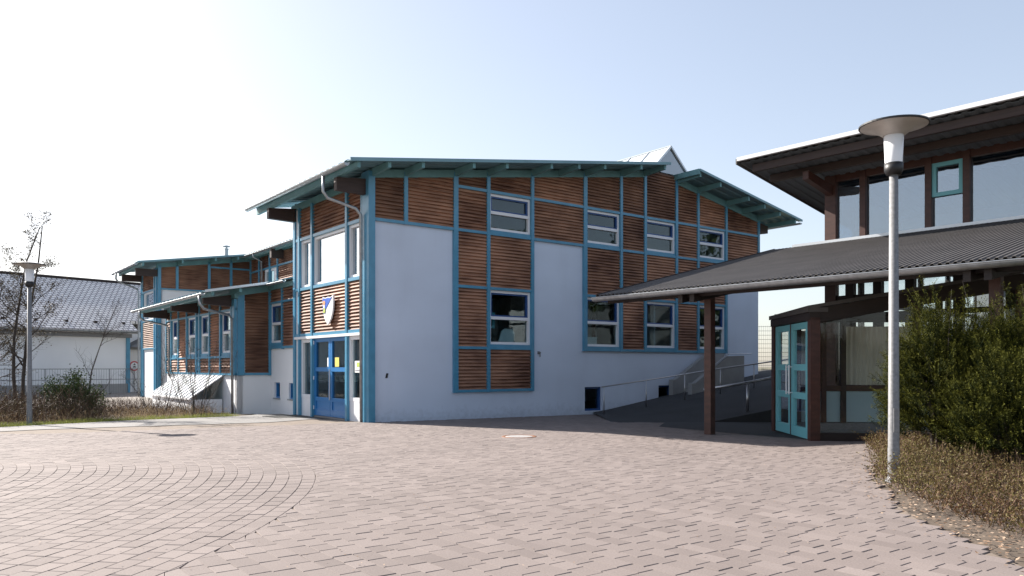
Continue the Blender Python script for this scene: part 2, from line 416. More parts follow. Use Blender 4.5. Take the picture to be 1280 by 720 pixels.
sheet('plateau', 8, 120, 37.3, 200, 10, 10, lambda x, y: 1.27, 'ground')

# ------------------------------------------------------------------ facade kit
def slats(b, F, s0, s1, z0, ztop, d=.02, pitch=.112):
    """weatherboards; ztop is a number or a function of s (a straight slope)"""
    f = ztop if callable(ztop) else (lambda s: ztop)
    za, zb = f(s0), f(s1); n = max(1, round((max(za, zb) - z0)/pitch)); p = (max(za, zb)-z0)/n
    for i in range(n):
        a = z0 + i*p; t = a + p
        x0, x1 = s0, s1
        def cut(z):
            lo, hi = s0, s1
            if za < z and zb < z: return None
            if za < z: lo = s0 + (s1-s0)*(z-za)/(zb-za)
            if zb < z: hi = s0 + (s1-s0)*(za-z)/(za-zb)
            return lo, hi
        c0 = cut(a + 1e-4)
        if not c0 or c0[1]-c0[0] < .02: continue
        c1 = cut(t - 1e-4) or ((c0[0]+c0[1])/2,)*2
        j = random.uniform(-.003, .003)
        dd, di = d + .062 + j, d - .012
        P = F.p
        b.quad(P(c0[0], a, dd), P(c0[1], a, dd), P(c1[1], t, di), P(c1[0], t, di))
        b.quad(P(c0[0], a, dd), P(c0[0], a, d-.03), P(c0[1], a, d-.03), P(c0[1], a, dd))
        b.quad(P(c0[0], a, d-.03), P(c1[0], t, d-.03), P(c1[1], t, d-.03), P(c0[1], a, d-.03))
def panel(F, s0, s1, z0, ztop, parent, d=.02):
    b = MB(); slats(b, F, s0, s1, z0, ztop, d); return b.build('timber_panel', 'larch', parent)
def post(F, s, z0, z1, parent, w=.14, d=.10, d0=-.05, m='teal'):
    return MB().fb(F, s-w/2, s+w/2, z0, z1, d0, d).build('post', m, parent)
def rail(F, s0, s1, z, parent, h=.09, d=.085, m='teal'):
    return MB().fb(F, s0, s1, z-h/2, z+h/2, -.04, d).build('rail', m, parent)
def window(F, s0, s1, z0, z1, parent, transom=True, sill=True, d=-.02, gl='glass', sash=True, w=.085, fm='white'):
    zb = z0 + (.13 if sill else 0)
    b = MB()
    b.fb(F, s0, s0+w, zb, z1, d-.10, d+.03); b.fb(F, s1-w, s1, zb, z1, d-.10, d+.03)
    b.fb(F, s0+w, s1-w, zb, zb+w, d-.098, d+.028); b.fb(F, s0+w, s1-w, z1-w, z1, d-.098, d+.028)
    zm = zb + (z1-zb)*.49
    if transom: b.fb(F, s0+w, s1-w, zm-.05, zm+.05, d-.097, d+.027)
    fr_ = b.build('window', fm, parent)
    if sash and transom:
        q = MB(); a, c, e, g = s0+w, s1-w, zm+.05, z1-w
        q.fb(F, a, a+.06, e, g, d-.09, d+.005); q.fb(F, c-.06, c, e, g, d-.09, d+.005)
        q.fb(F, a+.06, c-.06, e, e+.05, d-.088, d+.003); q.fb(F, a+.06, c-.06, g-.05, g, d-.088, d+.003)
        q.build('sash', 'navy', fr_)
    MB().fb(F, s0+w*.6, s1-w*.6, zb+w*.6, z1-w*.6, d-.06, d-.052).build('pane', gl, fr_)
    if sill: MB().fb(F, s0, s1, z0, zb-.002, -.03, .06).build('sill', 'teal', fr_)
    return fr_
def grid_wall(F, ss, zs, skip, depth=.24):
    """plaster sheet on a grid with openings; skip(i, j) says which cells are open; openings get reveals"""
    b = MB(); ns, nz = len(ss)-1, len(zs)-1; P = F.p
    S = [[skip((ss[i]+ss[i+1])/2, (zs[j]+zs[j+1])/2) for j in range(nz)] for i in range(ns)]
    for i in range(ns):
        for j in range(nz):
            if S[i][j]: continue
            a, c, e, g = ss[i], ss[i+1], zs[j], zs[j+1]
            b.quad(P(a, e, 0), P(c, e, 0), P(c, g, 0), P(a, g, 0))
            b.quad(P(a, e, -depth), P(a, g, -depth), P(c, g, -depth), P(c, e, -depth))
            for di, dj, q in ((-1, 0, (a, e, a, g)), (1, 0, (c, e, c, g)), (0, -1, (a, e, c, e)), (0, 1, (a, g, c, g))):
                ii, jj = i+di, j+dj
                if 0 <= ii < ns and 0 <= jj < nz and not S[ii][jj]: continue
                b.quad(P(q[0], q[1], 0), P(q[2], q[3], 0), P(q[2], q[3], -depth), P(q[0], q[1], -depth))
    return b
def corr(x0, x1, y0, y1, fz, along='x', pitch=.25, h=.035, th=.012):
    """trapezoid sheet metal; ribs run along 'along'"""
    b = MB(); prof = []
    lo, hi = (y0, y1) if along == 'x' else (x0, x1)
    t = lo; n = int((hi-lo)/pitch); p = (hi-lo)/n
    for i in range(n):
        prof += [(lo+i*p, 0), (lo+i*p+p*.42, 0), (lo+i*p+p*.54, h), (lo+i*p+p*.88, h)]
    prof.append((hi, 0))
    for k in range(len(prof)-1):
        (a, ha), (c, hc) = prof[k], prof[k+1]
        for dz, flip in ((0, 0), (-th, 1)):
            if along == 'x': q = [(x0, a, fz(x0, a)+ha+dz), (x1, a, fz(x1, a)+ha+dz), (x1, c, fz(x1, c)+hc+dz), (x0, c, fz(x0, c)+hc+dz)]
            else: q = [(a, y0, fz(a, y0)+ha+dz), (c, y0, fz(c, y0)+hc+dz), (c, y1, fz(c, y1)+hc+dz), (a, y1, fz(a, y1)+ha+dz)]
            b.quad(*q)
        if along == 'x': ends = [(x0,), (x1,)]
        for e in (0, 1):
            if along == 'x':
                X = (x0, x1)[e]; b.quad((X, a, fz(X, a)+ha), (X, c, fz(X, c)+hc), (X, c, fz(X, c)+hc-th), (X, a, fz(X, a)+ha-th))
            else:
                Y = (y0, y1)[e]; b.quad((a, Y, fz(a, Y)+ha), (c, Y, fz(c, Y)+hc), (c, Y, fz(c, Y)+hc-th), (a, Y, fz(a, Y)+ha-th))
    return b
def slab(b, x0, x1, y0, y1, fz, t, off=0):
    c = [(x0, y0), (x1, y0), (x1, y1), (x0, y1)]
    return b.hexa([(x, y, fz(x, y)+off-t) for x, y in c] + [(x, y, fz(x, y)+off) for x, y in c])
def gutter(a, b_, r=.085, n=10):
    b = MB(); a = Vector(a); b_ = Vector(b_); t = (b_-a).normalized(); x = t.cross(Z).normalized()
    for rr in (r, r-.008):
        k = len(b.v)
        for p in (a, b_):
            for i in range(n+1):
                an = math.pi + math.pi*i/n; b.v.append(p + x*math.cos(an)*rr + Z*math.sin(an)*rr)
        for i in range(n): b.f.append((k+i, k+i+1, k+n+2+i, k+n+1+i))
    for s_ in (-1, 1): b.tube([a + x*s_*r, b_ + x*s_*r], .012, 6)
    for p in (a, b_): b.quad(*[p + x*math.cos(math.pi+math.pi*i/n)*r + Z*math.sin(math.pi+math.pi*i/n)*r for i in range(n+1)])
    return b

zL = lambda u, v=0: 7.38 + .148*u            # left roof plane (top of sheet)
zR = lambda u, v=0: 9.14 - .172*(u - 13.6)
# ------------------------------------------------------------------ main hall
def hall():
    H = empty('school_hall', (OX, OY, 0), A1, 'tall white school hall with timber panels, teal posts and blue entrance doors', 'building')
    F = Fr((0, 0, 0), (1, 0, 0), (0, -1, 0)); G = Fr((0, 0, 0), (0, 1, 0), (-1, 0, 0))
    U = [0, 1.17, 3.0, 4.29, 6.16, 8.64, 10.49, 11.81, 13.64, 14.98, 16.83, 19.2]
    win_u = [(4.29, 6.16), (8.64, 10.49), (11.81, 13.64), (14.98, 16.83)]
    base_w = [(8.68, 9.55, -.19, .69), (12.64, 13.46, -.1, .69)]
    L1, L2, L3, L4, L5 = 7.27, 5.87, 4.05, 2.06, .65
    def skip(u, z):
        for a, c in win_u:
            if a < u < c and (L2 < z < L1 or L4 < z < L3): return True
        for a, c, e, g in base_w:
            if a < u < c and e < z < g: return True
        return False
    ss = sorted(set(U + [x for q in base_w for x in q[:2]])); zs = [-.6, -.19, -.1, L5, .69, L4, L3, L2, L1]
    wb = grid_wall(F, ss, zs, skip)
    def gable(b, y):
        P = [(0, y, L1), (11.81, y, L1), (13.64, y, L1), (19.2, y, L1), (19.2, y, zR(19.2)-.1), (13.64, y, zR(13.64)-.1), (11.81, y, zL(11.81)-.1), (0, y, zL(0)-.1)]
        b.quad(*P)
    gable(wb, .002)
    # far side and rear
    wb.quad((19.2, 0, -.6), (19.2, 6, -.6), (19.2, 6, zR(19.2)-.1), (19.2, 0, zR(19.2)-.1))
    wb.quad((0, 5.9, -.6), (19.2, 5.9, -.6), (19.2, 5.9, 7.3), (0, 5.9, 7.3))
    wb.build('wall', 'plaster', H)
    # timber panels in the shaded wall
    top = lambda u: (zL(u) if u < 11.82 else zR(u)) - .16
    P_ = lambda a, c, z0, z1: panel(F, a+.05, c-.05, z0+.04, z1 if callable(z1) else z1-.04, H)
    for i in range(len(U)-1):
        a, c = U[i], U[i+1]; w_ = (a, c) in win_u
        tp = (lambda u: 9.16) if a == 11.81 else (lambda u: top(u))
        if a == 13.64: tp = lambda u: zR(u)-.16
        if i < 2: P_(a, c, L2, tp)
        else:
            P_(a, c, L1, tp)
            if not w_: P_(a, c, L2, L1)
        if (a >= 3.0 and c <= 6.2) or (a >= 8.6 and c <= 16.9):
            P_(a, c, L3, L2)
            if not w_: P_(a, c, L4, L3)
        if a >= 3.0 and c <= 6.2: P_(a, c, L5, L4)
    for a, c in win_u:
        window(F, a+.06, c-.06, L2, L1-.05, H)
        window(F, a+.06, c-.06, L4, L3-.05, H)
    bot = {1: L2, 2: L5, 3: L5, 4: L5, 5: L4, 6: L4, 7: L4, 8: L4, 9: L4, 10: L4, 11: L2}
    for i, u in enumerate(U):
        if i == 0: continue
        zt = top(u) if u != 13.64 else zR(u)-.1
        o = post(F, u - (.07 if i == 11 else 0), bot[i]-.05, zt+.02, H, .17 if i in (2, 5) else .13)
    for s0, s1, z in ((3.0, 19.2, L1), (.1, 19.2, L2), (3, 6.16, L3), (8.64, 16.83, L3), (3, 6.16, L4), (8.64, 16.83, L4), (3, 6.16, L5)):
        rail(F, s0, s1, z, H)
    # corner column
    b = MB(); b.fb(F, -.12, .10, -.35, zL(0)-.1, -.35, .12); b.build('corner_post', 'teal', H)
    # basement windows
    for a, c, e, g in base_w:
        window(F, a, c, e, g, H, transom=False, sill=False, d=-.12, fm='navy', w=.07)
    # entrance front
    V = [.0, .37, 1.44, 4.16, 5.28, 5.75]; R1, R2, R3 = 5.90, 4.15, 2.54
    gw = MB(); gw.fb(G, 5.35, 5.9, -.5, 7.0, -.3, 0); gw.build('wall', 'plaster', H)
    for v, w_ in ((.37, .10), (1.44, .13), (4.16, .13), (5.28, .12), (5.70, .16)):
        post(G, v, -.33, 7.02, H, w_, .12)
    post(G, 5.49, -.33, 7.0, H, .22, .06, m='white')
    for z in (R1, R2, R3): rail(G, .35, 5.65, z, H, .1, .10, m='teal')
    MB().fb(G, .35, 5.65, R3-.14, R3-.055, -.05, .13).build('drip_rail', 'white', H)
    MB().fb(G, -.1, 6.1, 6.98, 7.22, -.10, .06).build('eave_plate', 'teal_beam', H)
    for a, c in ((.37, 1.44), (1.44, 4.16), (4.16, 5.28)):
        panel(G, a+.05, c-.05, R1+.04, 6.98, H); panel(G, a+.05, c-.05, R3+.04, R2-.04, H)
        window(G, a+.06, c-.06, R2+.04, R1-.04, H, transom=False, sill=False, d=.0, gl='glass_front', w=.10)
    for a, c in ((.42, 1.38), (4.22, 5.22)):
        window(G, a, c, .36, R3-.14, H, transom=False, sill=False, d=.0, w=.12)
        MB().fb(G, a, c, -.33, .355, -.12, .02).build('spandrel', 'white', H)
    # doors
    for a, c in ((1.50, 2.79), (2.81, 4.10)):
        b = MB(); z0, z1 = -.2, 2.40
        for s in (a, c-.13): b.fb(G, s, s+.13, z0, z1, -.06, .03)
        for e, g in ((z0, z0+.22), (.0+.29, .42), (1.28, 1.42), (z1-.13, z1)): b.fb(G, a+.13, c-.13, e, g, -.058, .028)
        d = b.build('door', 'blue', H)
        MB().fb(G, a+.1, c-.1, z0+.2, .31, -.03, .0).build('kick_panel', 'blue', d)
        MB().fb(G, a+.1, c-.1, .40, 1.30, -.02, -.012).build('pane', 'glass', d)
        MB().fb(G, a+.1, c-.1, 1.40, z1-.1, -.02, -.012).build('pane', 'glass', d)
        if a < 2:
            hb = MB(); hb.tube([G.p(c-.065, .35, .09), G.p(c-.065, 1.36, .09)], .018, 8)
            for zz in (.42, 1.30): hb.tube([G.p(c-.065, zz, .02), G.p(c-.065, zz, .09)], .012, 6)
            hb.build('handle', 'steel', d)
        else:
            hb = MB()
            for zz in (0, 1.0, 2.2): hb.tube([G.p(c, zz, .05), G.p(c, zz+.12, .05)], .022, 8)
            hb.build('hinge', 'white', d)
    MB().fb(G, 1.44, 4.16, -.34, -.21, -.12, .05).build('threshold', 'pale_concrete', H)
    # inside: floors, partitions
    b = MB(); b.box(.3, 19, .3, 5.7, .95, 1.15); b.box(2.6, 19, .3, 5.7, 4.12, 4.3); b.box(.3, 19, .3, 5.7, -.4, -.3); b.build('floor_slab', 'interior_floor', H)
    b = MB(); b.box(2.4, 2.5, .3, 5.7, -.3, 7.2); b.box(2.6, 19, 3.6, 3.7, 1.15, 4.1); b.box(2.6, 19, 3.6, 3.7, 4.3, 8.2)
    b.box(7.4, 7.5, .3, 3.6, 1.15, 7.9); b.box(12.7, 12.8, .3, 3.6, 1.15, 4.1); b.box(11, 11.1, .3, 3.6, 4.3, 8.2); b.build('partition', 'interior', H)
    b = MB()
    for u in (5.0, 6.05, 9.2, 12.4, 15.7):
        b.box(u, u+.12, 3.5, 3.59, 1.15, 4.1)
    for u0 in (4.4, 8.8, 12.9, 15.2): b.box(u0, u0+2.2, 3.52, 3.59, 3.2, 3.3); b.box(u0, u0+2.2, 3.52, 3.59, 2.3, 2.38)
    b.build('shelf', 'redwood', H)
    # roof
    corr(-1.22, 12.0, -1.2, 7.2, zL, 'x', .42, .045).build('roof', 'roofmetal', H)
    corr(13.58, 20.6, -1.3, 7.2, zR, 'x', .42, .045).build('roof', 'roofmetal', H)
    for u in (-.92, .05, 1.17, 3.0, 4.29, 6.16, 7.4, 8.64, 10.49, 11.78):
        b = MB(); z = zL(u)-.03
        y1 = 7.1 if u < -.5 else .2
        b.hexa([(u-.05, -1.12, z-.17), (u+.05, -1.12, z-.17), (u+.05, y1, z-.24), (u-.05, y1, z-.24), (u-.05, -1.12, z), (u+.05, -1.12, z), (u+.05, y1, z), (u-.05, y1, z)])
        b.build('purlin', 'teal_beam', H)
    for u in (13.72, 14.98, 16.83, 17.95, 19.05, 20.2):
        b = MB(); z = zR(u)-.03; y1 = 7.1 if u > 20 else .2
        b.hexa([(u-.05, -1.22, z-.18), (u+.05, -1.22, z-.18), (u+.05, y1, z-.25), (u-.05, y1, z-.25), (u-.05, -1.22, z), (u+.05, -1.22, z), (u+.05, y1, z), (u-.05, y1, z)])
        b.build('purlin', 'teal_beam', H)
    b = MB(); b.hexa([(-.1, -.09, zL(-.1)-.29), (11.85, -.09, zL(11.85)-.29), (11.85, .1, zL(11.85)-.29), (-.1, .1, zL(-.1)-.29), (-.1, -.09, zL(-.1)-.05), (11.85, -.09, zL(11.85)-.05), (11.85, .1, zL(11.85)-.05), (-.1, .1, zL(-.1)-.05)])
    b.build('verge_beam', 'teal_beam', H)
    b = MB(); b.hexa([(13.62, -.09, zR(13.62)-.31), (19.25, -.09, zR(19.25)-.31), (19.25, .1, zR(19.25)-.31), (13.62, .1, zR(13.62)-.31), (13.62, -.09, zR(13.62)-.05), (19.25, -.09, zR(19.25)-.05), (19.25, .1, zR(19.25)-.05), (13.62, .1, zR(13.62)-.05)])
    b.build('verge_beam', 'teal_beam', H)
    # thin edge trims along the verges
    MB().bar((-1.22, -1.21, zL(-1.22)+.01), (12.0, -1.21, zL(12.0)+.01), .03, .10).build('verge_trim', 'roofmetal', H)
    MB().bar((13.58, -1.31, zR(13.58)+.01), (20.6, -1.31, zR(20.6)+.01), .03, .09).build('verge_trim', 'roofmetal', H)
    MB().box(13.52, 13.60, -1.3, .2, zR(13.6)-.16, zR(13.6)+.05).build('ridge_board', 'teal_beam', H)
    # glulam stubs carrying the eaves
    for v in (.16, 5.72):
        b = MB(); b.hexa([(-1.05, v-.1, 6.62), (.3, v-.1, 6.58), (.3, v+.1, 6.58), (-1.05, v+.1, 6.62), (-1.05, v-.1, 6.98), (.3, v-.1, 7.1), (.3, v+.1, 7.1), (-1.05, v+.1, 6.98)])
        b.build('eave_bracket', 'glulam', H)
    b = MB(); b.hexa([(19.0, .05, 7.35), (20.0, .05, 7.5), (20.0, .25, 7.5), (19.0, .25, 7.35), (19.0, .05, 7.98), (20.0, .05, 7.82), (20.0, .25, 7.82), (19.0, .25, 7.98)]); b.build('eave_bracket', 'glulam', H)
    gutter((-1.28, -1.1, 7.12), (-1.28, 7.2, 7.14), .08).build('gutter', 'zinc', H)
    b = MB(); b.tube([(-1.28, .5, 7.08), (-1.28, .48, 6.60), (-1.16, .45, 6.42), (-.35, .26, 6.18), (-.2, .23, 6.0), (-.19, .22, -.25)], .05, 10)
    b.build('downpipe', 'zinc', H, True)
    gutter((20.68, -1.2, zR(20.68)-.05), (20.68, 7.2, zR(20.68)-.05), .07).build('gutter', 'zinc', H)
    # rooflight
    b = MB(); y0, y1 = -.25, 7
    A_, T_, D_ = (11.95, 9.12), (13.06, 10.2), (14.25, 9.10)
    b.quad((A_[0], y0, A_[1]), (T_[0], y0, T_[1]), (T_[0], y1, T_[1]), (A_[0], y1, A_[1])); b.quad((T_[0], y0, T_[1]), (D_[0], y0, D_[1]), (D_[0], y1, D_[1]), (T_[0], y1, T_[1]))
    b.quad((A_[0], y1, A_[1]), (T_[0], y1, T_[1]), (D_[0], y1, D_[1]))
    sk = b.build('rooflight', 'clearroof', H)
    b = MB()
    for p, q in ((A_, T_), (T_, D_)):
        b.bar((p[0], y0-.02, p[1]), (q[0], y0-.02, q[1]), .07, .07, (0, 1, 0))
        for yy in np.arange(.9, 7, 1.05): b.bar((p[0], yy, p[1]+.02), (q[0], yy, q[1]+.02), .05, .05, (0, 1, 0))
    b.tube([(T_[0], y0-.03, T_[1]+.02), (T_[0], y1, T_[1]+.02)], .035, 6); b.build('rooflight_frame', 'flash', sk)
    MB().quad((A_[0], y0+.01, A_[1]), (D_[0], y0+.01, D_[1]), (T_[0], y0+.01, T_[1])).build('pane', 'glass_coated', sk)
    return H
hall()

def inB1(name, mb, m, label, cat, group=None):
    return lone(mb.build(name, m), label, cat, group, frame=B1)
G1 = Fr((0, 0, 0), (0, 1, 0), (-1, 0, 0)); F1 = Fr((0, 0, 0), (1, 0, 0), (0, -1, 0))
# shield over the door
S = empty('shield_emblem', B1 @ Vector((-.12, 2.68, 2.83)), A1, 'blue and white shield emblem on the timber boards above the doors', 'emblem')
prof = [(-.42, .90), (-.20, .865), (0, .89), (.20, .865), (.42, .93), (.41, .62), (.36, .38), (.24, .17), (.06, .01), (0, -.02), (-.06, .01), (-.24, .17), (-.36, .38), (-.41, .62)]
def plate(pts, d0, d1):
    b = MB(); n_ = len(pts)
    f = [Vector((-d1, -x, z)) for x, z in pts]; g = [Vector((-d0, -x, z)) for x, z in pts]
    b.v = f + g; b.f = [tuple(range(n_)), tuple(range(2*n_-1, n_-1, -1))] + [(i, n_+i, n_+(i+1) % n_, (i+1) % n_) for i in range(n_)]
    return b
sh = plate([(x*1.0, z) for x, z in prof], .0, .05).build('shield_body', 'white', S)
plate([(-.385, .865), (-.2, .835), (0, .85), (.2, .835), (.33, .86), (-.34, .34), (-.385, .62)], .052, .060).build('blue_field', 'shieldblue', S)
plate([(-.27+.10*math.cos(a), .70+.075*math.sin(a)) for a in np.linspace(0, 6.28, 9)[:-1]], .061, .068).build('charge', 'orange', S)
plate([(-.31, .52), (-.22, .52), (-.2, .64), (-.33, .64)], .061, .067).build('charge', 'paper', S)
plate([(-.33, .38), (-.24, .36), (-.16, .42), (-.18, .53), (-.30, .53)], .061, .069).build('charge', 'lime', S)
# notices
b = MB(); b.fb(G1, 2.74, 3.10, 1.44, 1.74, -.008, -.002)
inB1('door_notice', b, 'paper', 'white paper notice on the left leaf of the blue doors', 'notice')
b = MB(); b.fb(G1, 2.2, 2.5, 1.44, 1.74, -.008, -.002)
inB1('door_notice', b, 'yellow', 'yellow paper notice on the right leaf of the blue doors', 'notice')
N = empty('poster', B1 @ Vector((-.03, .72, 1.26)), A1, 'pale yellowish poster in the narrow window right of the blue doors', 'poster')
MB().box(-.012, -.002, -.24, .24, 0, .36).build('sheet', 'paper', N)
MB().box(-.018, -.0125, -.2, .1, .18, .31).build('printed_block', 'lime', N); MB().box(-.018, -.0125, -.2, .2, .05, .09).build('printed_block', 'ink', N)
b = MB(); b.tube([(6.49, -.01, 1.93), (6.49, -.10, 1.93)], .03, 10); b.tube([(6.49, -.09, 1.93), (6.49, -.09, 1.78)], .016, 8); b.box(6.44, 6.54, -.02, -.001, 1.88, 1.98)
inB1('water_tap', b, 'galv', 'small grey outlet fitting on the white wall beside the tall timber strip', 'fitting')
b = MB(); b.hexa([(.5, -.03, 1.10), (.56, -.03, 1.10), (.56, -.001, 1.10), (.5, -.001, 1.10), (.53, -.03, 1.24), (.59, -.03, 1.24), (.59, -.001, 1.24), (.53, -.001, 1.24)])
inB1('wall_bracket', b, 'black', 'small black bracket on the white wall near the entrance corner', 'fitting')
# what stands behind the hall windows
b = MB()
pts = [(5.05, 2.2), (5.75, 2.2), (5.78, 2.62), (5.70, 2.74), (5.35, 2.76), (5.22, 2.66)]
k = len(pts); b.v = [Vector((u, .45, z)) for u, z in pts] + [Vector((u, .49, z)) for u, z in pts]
b.f = [tuple(range(k)), tuple(range(2*k-1, k-1, -1))] + [(i, k+i, k+(i+1) % k, (i+1) % k) for i in range(k)]
b.box(5.3, 5.34, .49, .53, 1.15, 2.3); b.box(5.6, 5.64, .49, .53, 1.15, 2.3)
inB1('chair_back', b, 'paper', 'pale rounded chair back behind the lower left window of the hall', 'chair')
b = MB(); b.box(8.85, 9.75, .5, 1.0, 1.6, 2.52); b.box(8.83, 9.77, .48, 1.02, 2.52, 2.56)
inB1('cupboard', b, 'paper', 'low white cupboard behind the lower window near the canopy end', 'cupboard')
b = MB(); b.fb(F1, 4.42, 4.86, 2.75, 2.84, -.42, -.36); b.fb(F1, 4.42, 4.86, 3.2, 3.28, -.42, -.36); b.fb(F1, 4.78, 4.86, 2.84, 3.2, -.42, -.36); b.fb(F1, 4.42, 4.50, 2.84, 3.2, -.42, -.36); b.fb(F1, 4.40, 4.44, 1.15, 3.3, -.42, -.38)
inB1('picture_frame', b, 'teal_light', 'small turquoise frame behind the lower left window of the hall', 'frame')
# entrance grating
g_ = MB()
for i in range(22): g_.box(-1.25+i*.052, -1.222+i*.052, 1.9, 5.5, -.36, -.270)
g_.box(-1.30, -1.26, 1.86, 5.54, -.36, -.262); g_.box(-.11, -.07, 1.86, 5.54, -.36, -.262); g_.box(-1.3, -.07, 1.82, 1.86, -.36, -.263); g_.box(-1.3, -.07, 5.54, 5.58, -.36, -.263)
inB1('entrance_grating', g_, 'grate', 'metal foot grating on the ground before the blue doors', 'grating')

# ------------------------------------------------------------------ low wing
def wing():
    W = empty('low_wing', tuple(B1 @ Vector((-1.2, 8.6, 0))), A1, 'low school wing with a row of windows, timber boards and a sloping roof', 'building')
    ox, oy = -1.2, 8.6
    def sh_(b):                       # written in hall coordinates, moved to the wing's base
        b.v = [v - Vector((ox, oy, 0)) for v in b.v]; return b
    fz = lambda u, v=0: 4.15 + .19*(u+2.58) - 0
    F = Fr((0, 8.6 - oy, 0), (1, 0, 0), (0, -1, 0)); F.o = Vector((-ox, 0, 0))
    G = Fr((0, -oy, 0), (0, 1, 0), (-1, 0, 0)); K = Fr((.1-ox, -oy, 0), (0, 1, 0), (-1, 0, 0))
    # long wall
    wins = [(9.08, 10.37), (11.91, 13.24), (13.84, 15.25), (16.75, 17.98)]
    ss = [8.6] + [x for q in wins for x in q] + [19.0]
    gw = grid_wall(G, ss, [-.7, 1.15, 1.85, 3.62, 4.25], lambda s, z: any(a < s < c for a, c in wins) and 1.85 < z < 3.62)
    gw2 = grid_wall(F, [-1.2, .1], [-.7, 1.15, 3.95], lambda s, z: False)
    kw = [(6.27, 6.74, .25, .84), (7.62, 8.2, .25, .84)]
    gw3 = grid_wall(K, [5.9, 6.27, 6.74, 7.25, 7.62, 8.2, 8.55, 8.6], [-.6, .25, .84, 2.2, 3.84, 4.45], lambda s, z: (any(a < s < c for a, c, _, _ in kw) and .25 < z < .84) or (7.25 < s < 8.55 and 2.2 < z < 3.84))
    for q in (gw2, gw3):
        k = len(gw.v); gw.v += q.v; gw.f += [tuple(i+k for i in f) for f in q.f]
    gw.build('wall', 'house_wall', W)
    for a, c in wins: window(G, a+.05, c-.05, 1.85, 3.60, W, w=.08)
    xs = [8.75, 9.03, 10.42, 11.86, 13.29, 13.8, 15.3, 16.7, 18.03, 18.9]
    for v in xs: post(G, v, 1.12, 4.0, W, .12 if v > 8.8 else .3)
    for z in (1.15, 1.82, 3.62): rail(G, 8.6, 19, z, W, .08)
    for a, c in zip(xs, xs[1:]):
        if c - a < .6 and a > 9: continue
        panel(G, a+.05, c-.05, 3.66, 4.15, W)
        panel(G, a+.05, c-.05, 1.18, 1.78, W)
        if not any(a < (p+q)/2 < c for p, q in wins): panel(G, a+.05, c-.05, 1.86, 3.58, W)
    # shaded end wall
    panel(F, -.9, .02, 1.2, lambda u: fz(u)-.2, W); post(F, -1.06, 1.1, 4.22, W, .26, .06); post(F, .04, 1.1, 4.5, W, .1, .09); rail(F, -1.2, .1, 1.16, W)
    # connecting wall
    window(K, 7.27, 8.53, 2.22, 3.84, W)
    for v in (7.22, 8.5): post(K, v, 2.1, 4.45, W, .1)
    rail(K, 5.9, 8.55, 2.17, W); rail(K, 5.9, 8.55, 3.88, W, .07)
    panel(K, 5.9, 7.17, 2.2, 3.84, W); panel(K, 5.9, 7.17, 3.92, 4.4, W); panel(K, 7.27, 8.45, 3.92, 4.4, W)
    for a, c, e, g in kw:
        window(K, a, c, e, g, W, transom=False, sill=False, d=-.10, fm='blue', w=.05)
        MB().fb(K, a-.04, c+.04, e-.05, e-.002, -.05, .05).build('sill', 'zinc', W)
    # roof: eave over the long wall, stepped back over the connecting wall
    r1 = corr(-2.6, 5.3, 7.75, 19.6, fz, 'x', .42, .04); r2 = corr(-.3, 5.3, 5.95, 7.75, fz, 'x', .42, .04)
    k = len(r1.v); r1.v += r2.v; r1.f += [tuple(i+k for i in f) for f in r2.f]
    sh_(r1).build('roof', 'roofmetal', W)
    sh_(MB().bar((-2.6, 7.74, fz(-2.6)+.01), (-.3, 7.74, fz(-.3)+.01), .03, .09)).build('verge_trim', 'flash', W)
    sh_(gutter((-2.66, 7.8, 4.07), (-2.66, 19.5, 4.07), .07)).build('gutter', 'zinc', W)
    sh_(gutter((-.36, 5.98, fz(-.3)-.06), (-.36, 7.7, fz(-.3)-.06), .06)).build('gutter', 'zinc', W)
    for u in (-2.3, -1.3, .0):
        y1 = 19.4 if u < -2 else 9.0
        z = fz(u) - .03
        sh_(MB().hexa([(u-.05, 7.85, z-.16), (u+.05, 7.85, z-.16), (u+.05, y1, z-.2), (u-.05, y1, z-.2), (u-.05, 7.85, z), (u+.05, 7.85, z), (u+.05, y1, z), (u-.05, y1, z)])).build('purlin', 'teal_beam', W)
    sh_(MB().hexa([(-1.25, 8.5, fz(-1.25)-.3), (.12, 8.5, fz(.12)-.3), (.12, 8.64, fz(.12)-.3), (-1.25, 8.64, fz(-1.25)-.3), (-1.25, 8.5, fz(-1.25)-.06), (.12, 8.5, fz(.12)-.06), (.12, 8.64, fz(.12)-.06), (-1.25, 8.64, fz(-1.25)-.06)])).build('verge_beam', 'teal_beam', W)
    sh_(MB().box(-1.32, -1.18, 8.5, 19.2, 4.02, 4.26)).build('eave_plate', 'teal_beam', W)
    sh_(MB().box(-.02, .14, 5.9, 8.5, 4.38, 4.56)).build('eave_plate', 'teal_beam', W)
    for v in (9.0, 13.55, 18.6):
        sh_(MB().hexa([(-2.35, v-.1, 3.78), (-1.1, v-.1, 3.72), (-1.1, v+.1, 3.72), (-2.35, v+.1, 3.78), (-2.35, v-.1, 4.0), (-1.1, v-.1, 4.2), (-1.1, v+.1, 4.2), (-2.35, v+.1, 4.0)])).build('eave_bracket', 'glulam', W)
    sh_(MB().tube([(-2.66, 8.25, 4.02), (-2.66, 8.22, 3.72), (-2.5, 8.25, 3.55), (-1.45, 8.7, 3.38), (-1.32, 8.78, 3.22), (-1.3, 8.8, -.35)], .05, 10)).build('downpipe', 'zinc', W, True)
    sh_(MB().tube([(-2.66, 17.9, 4.02), (-2.66, 17.9, 3.72), (-2.5, 17.95, 3.58), (-1.45, 18.2, 3.4), (-1.32, 18.25, 3.25), (-1.3, 18.25, 1.0)], .05, 10)).build('downpipe', 'zinc', W, True)
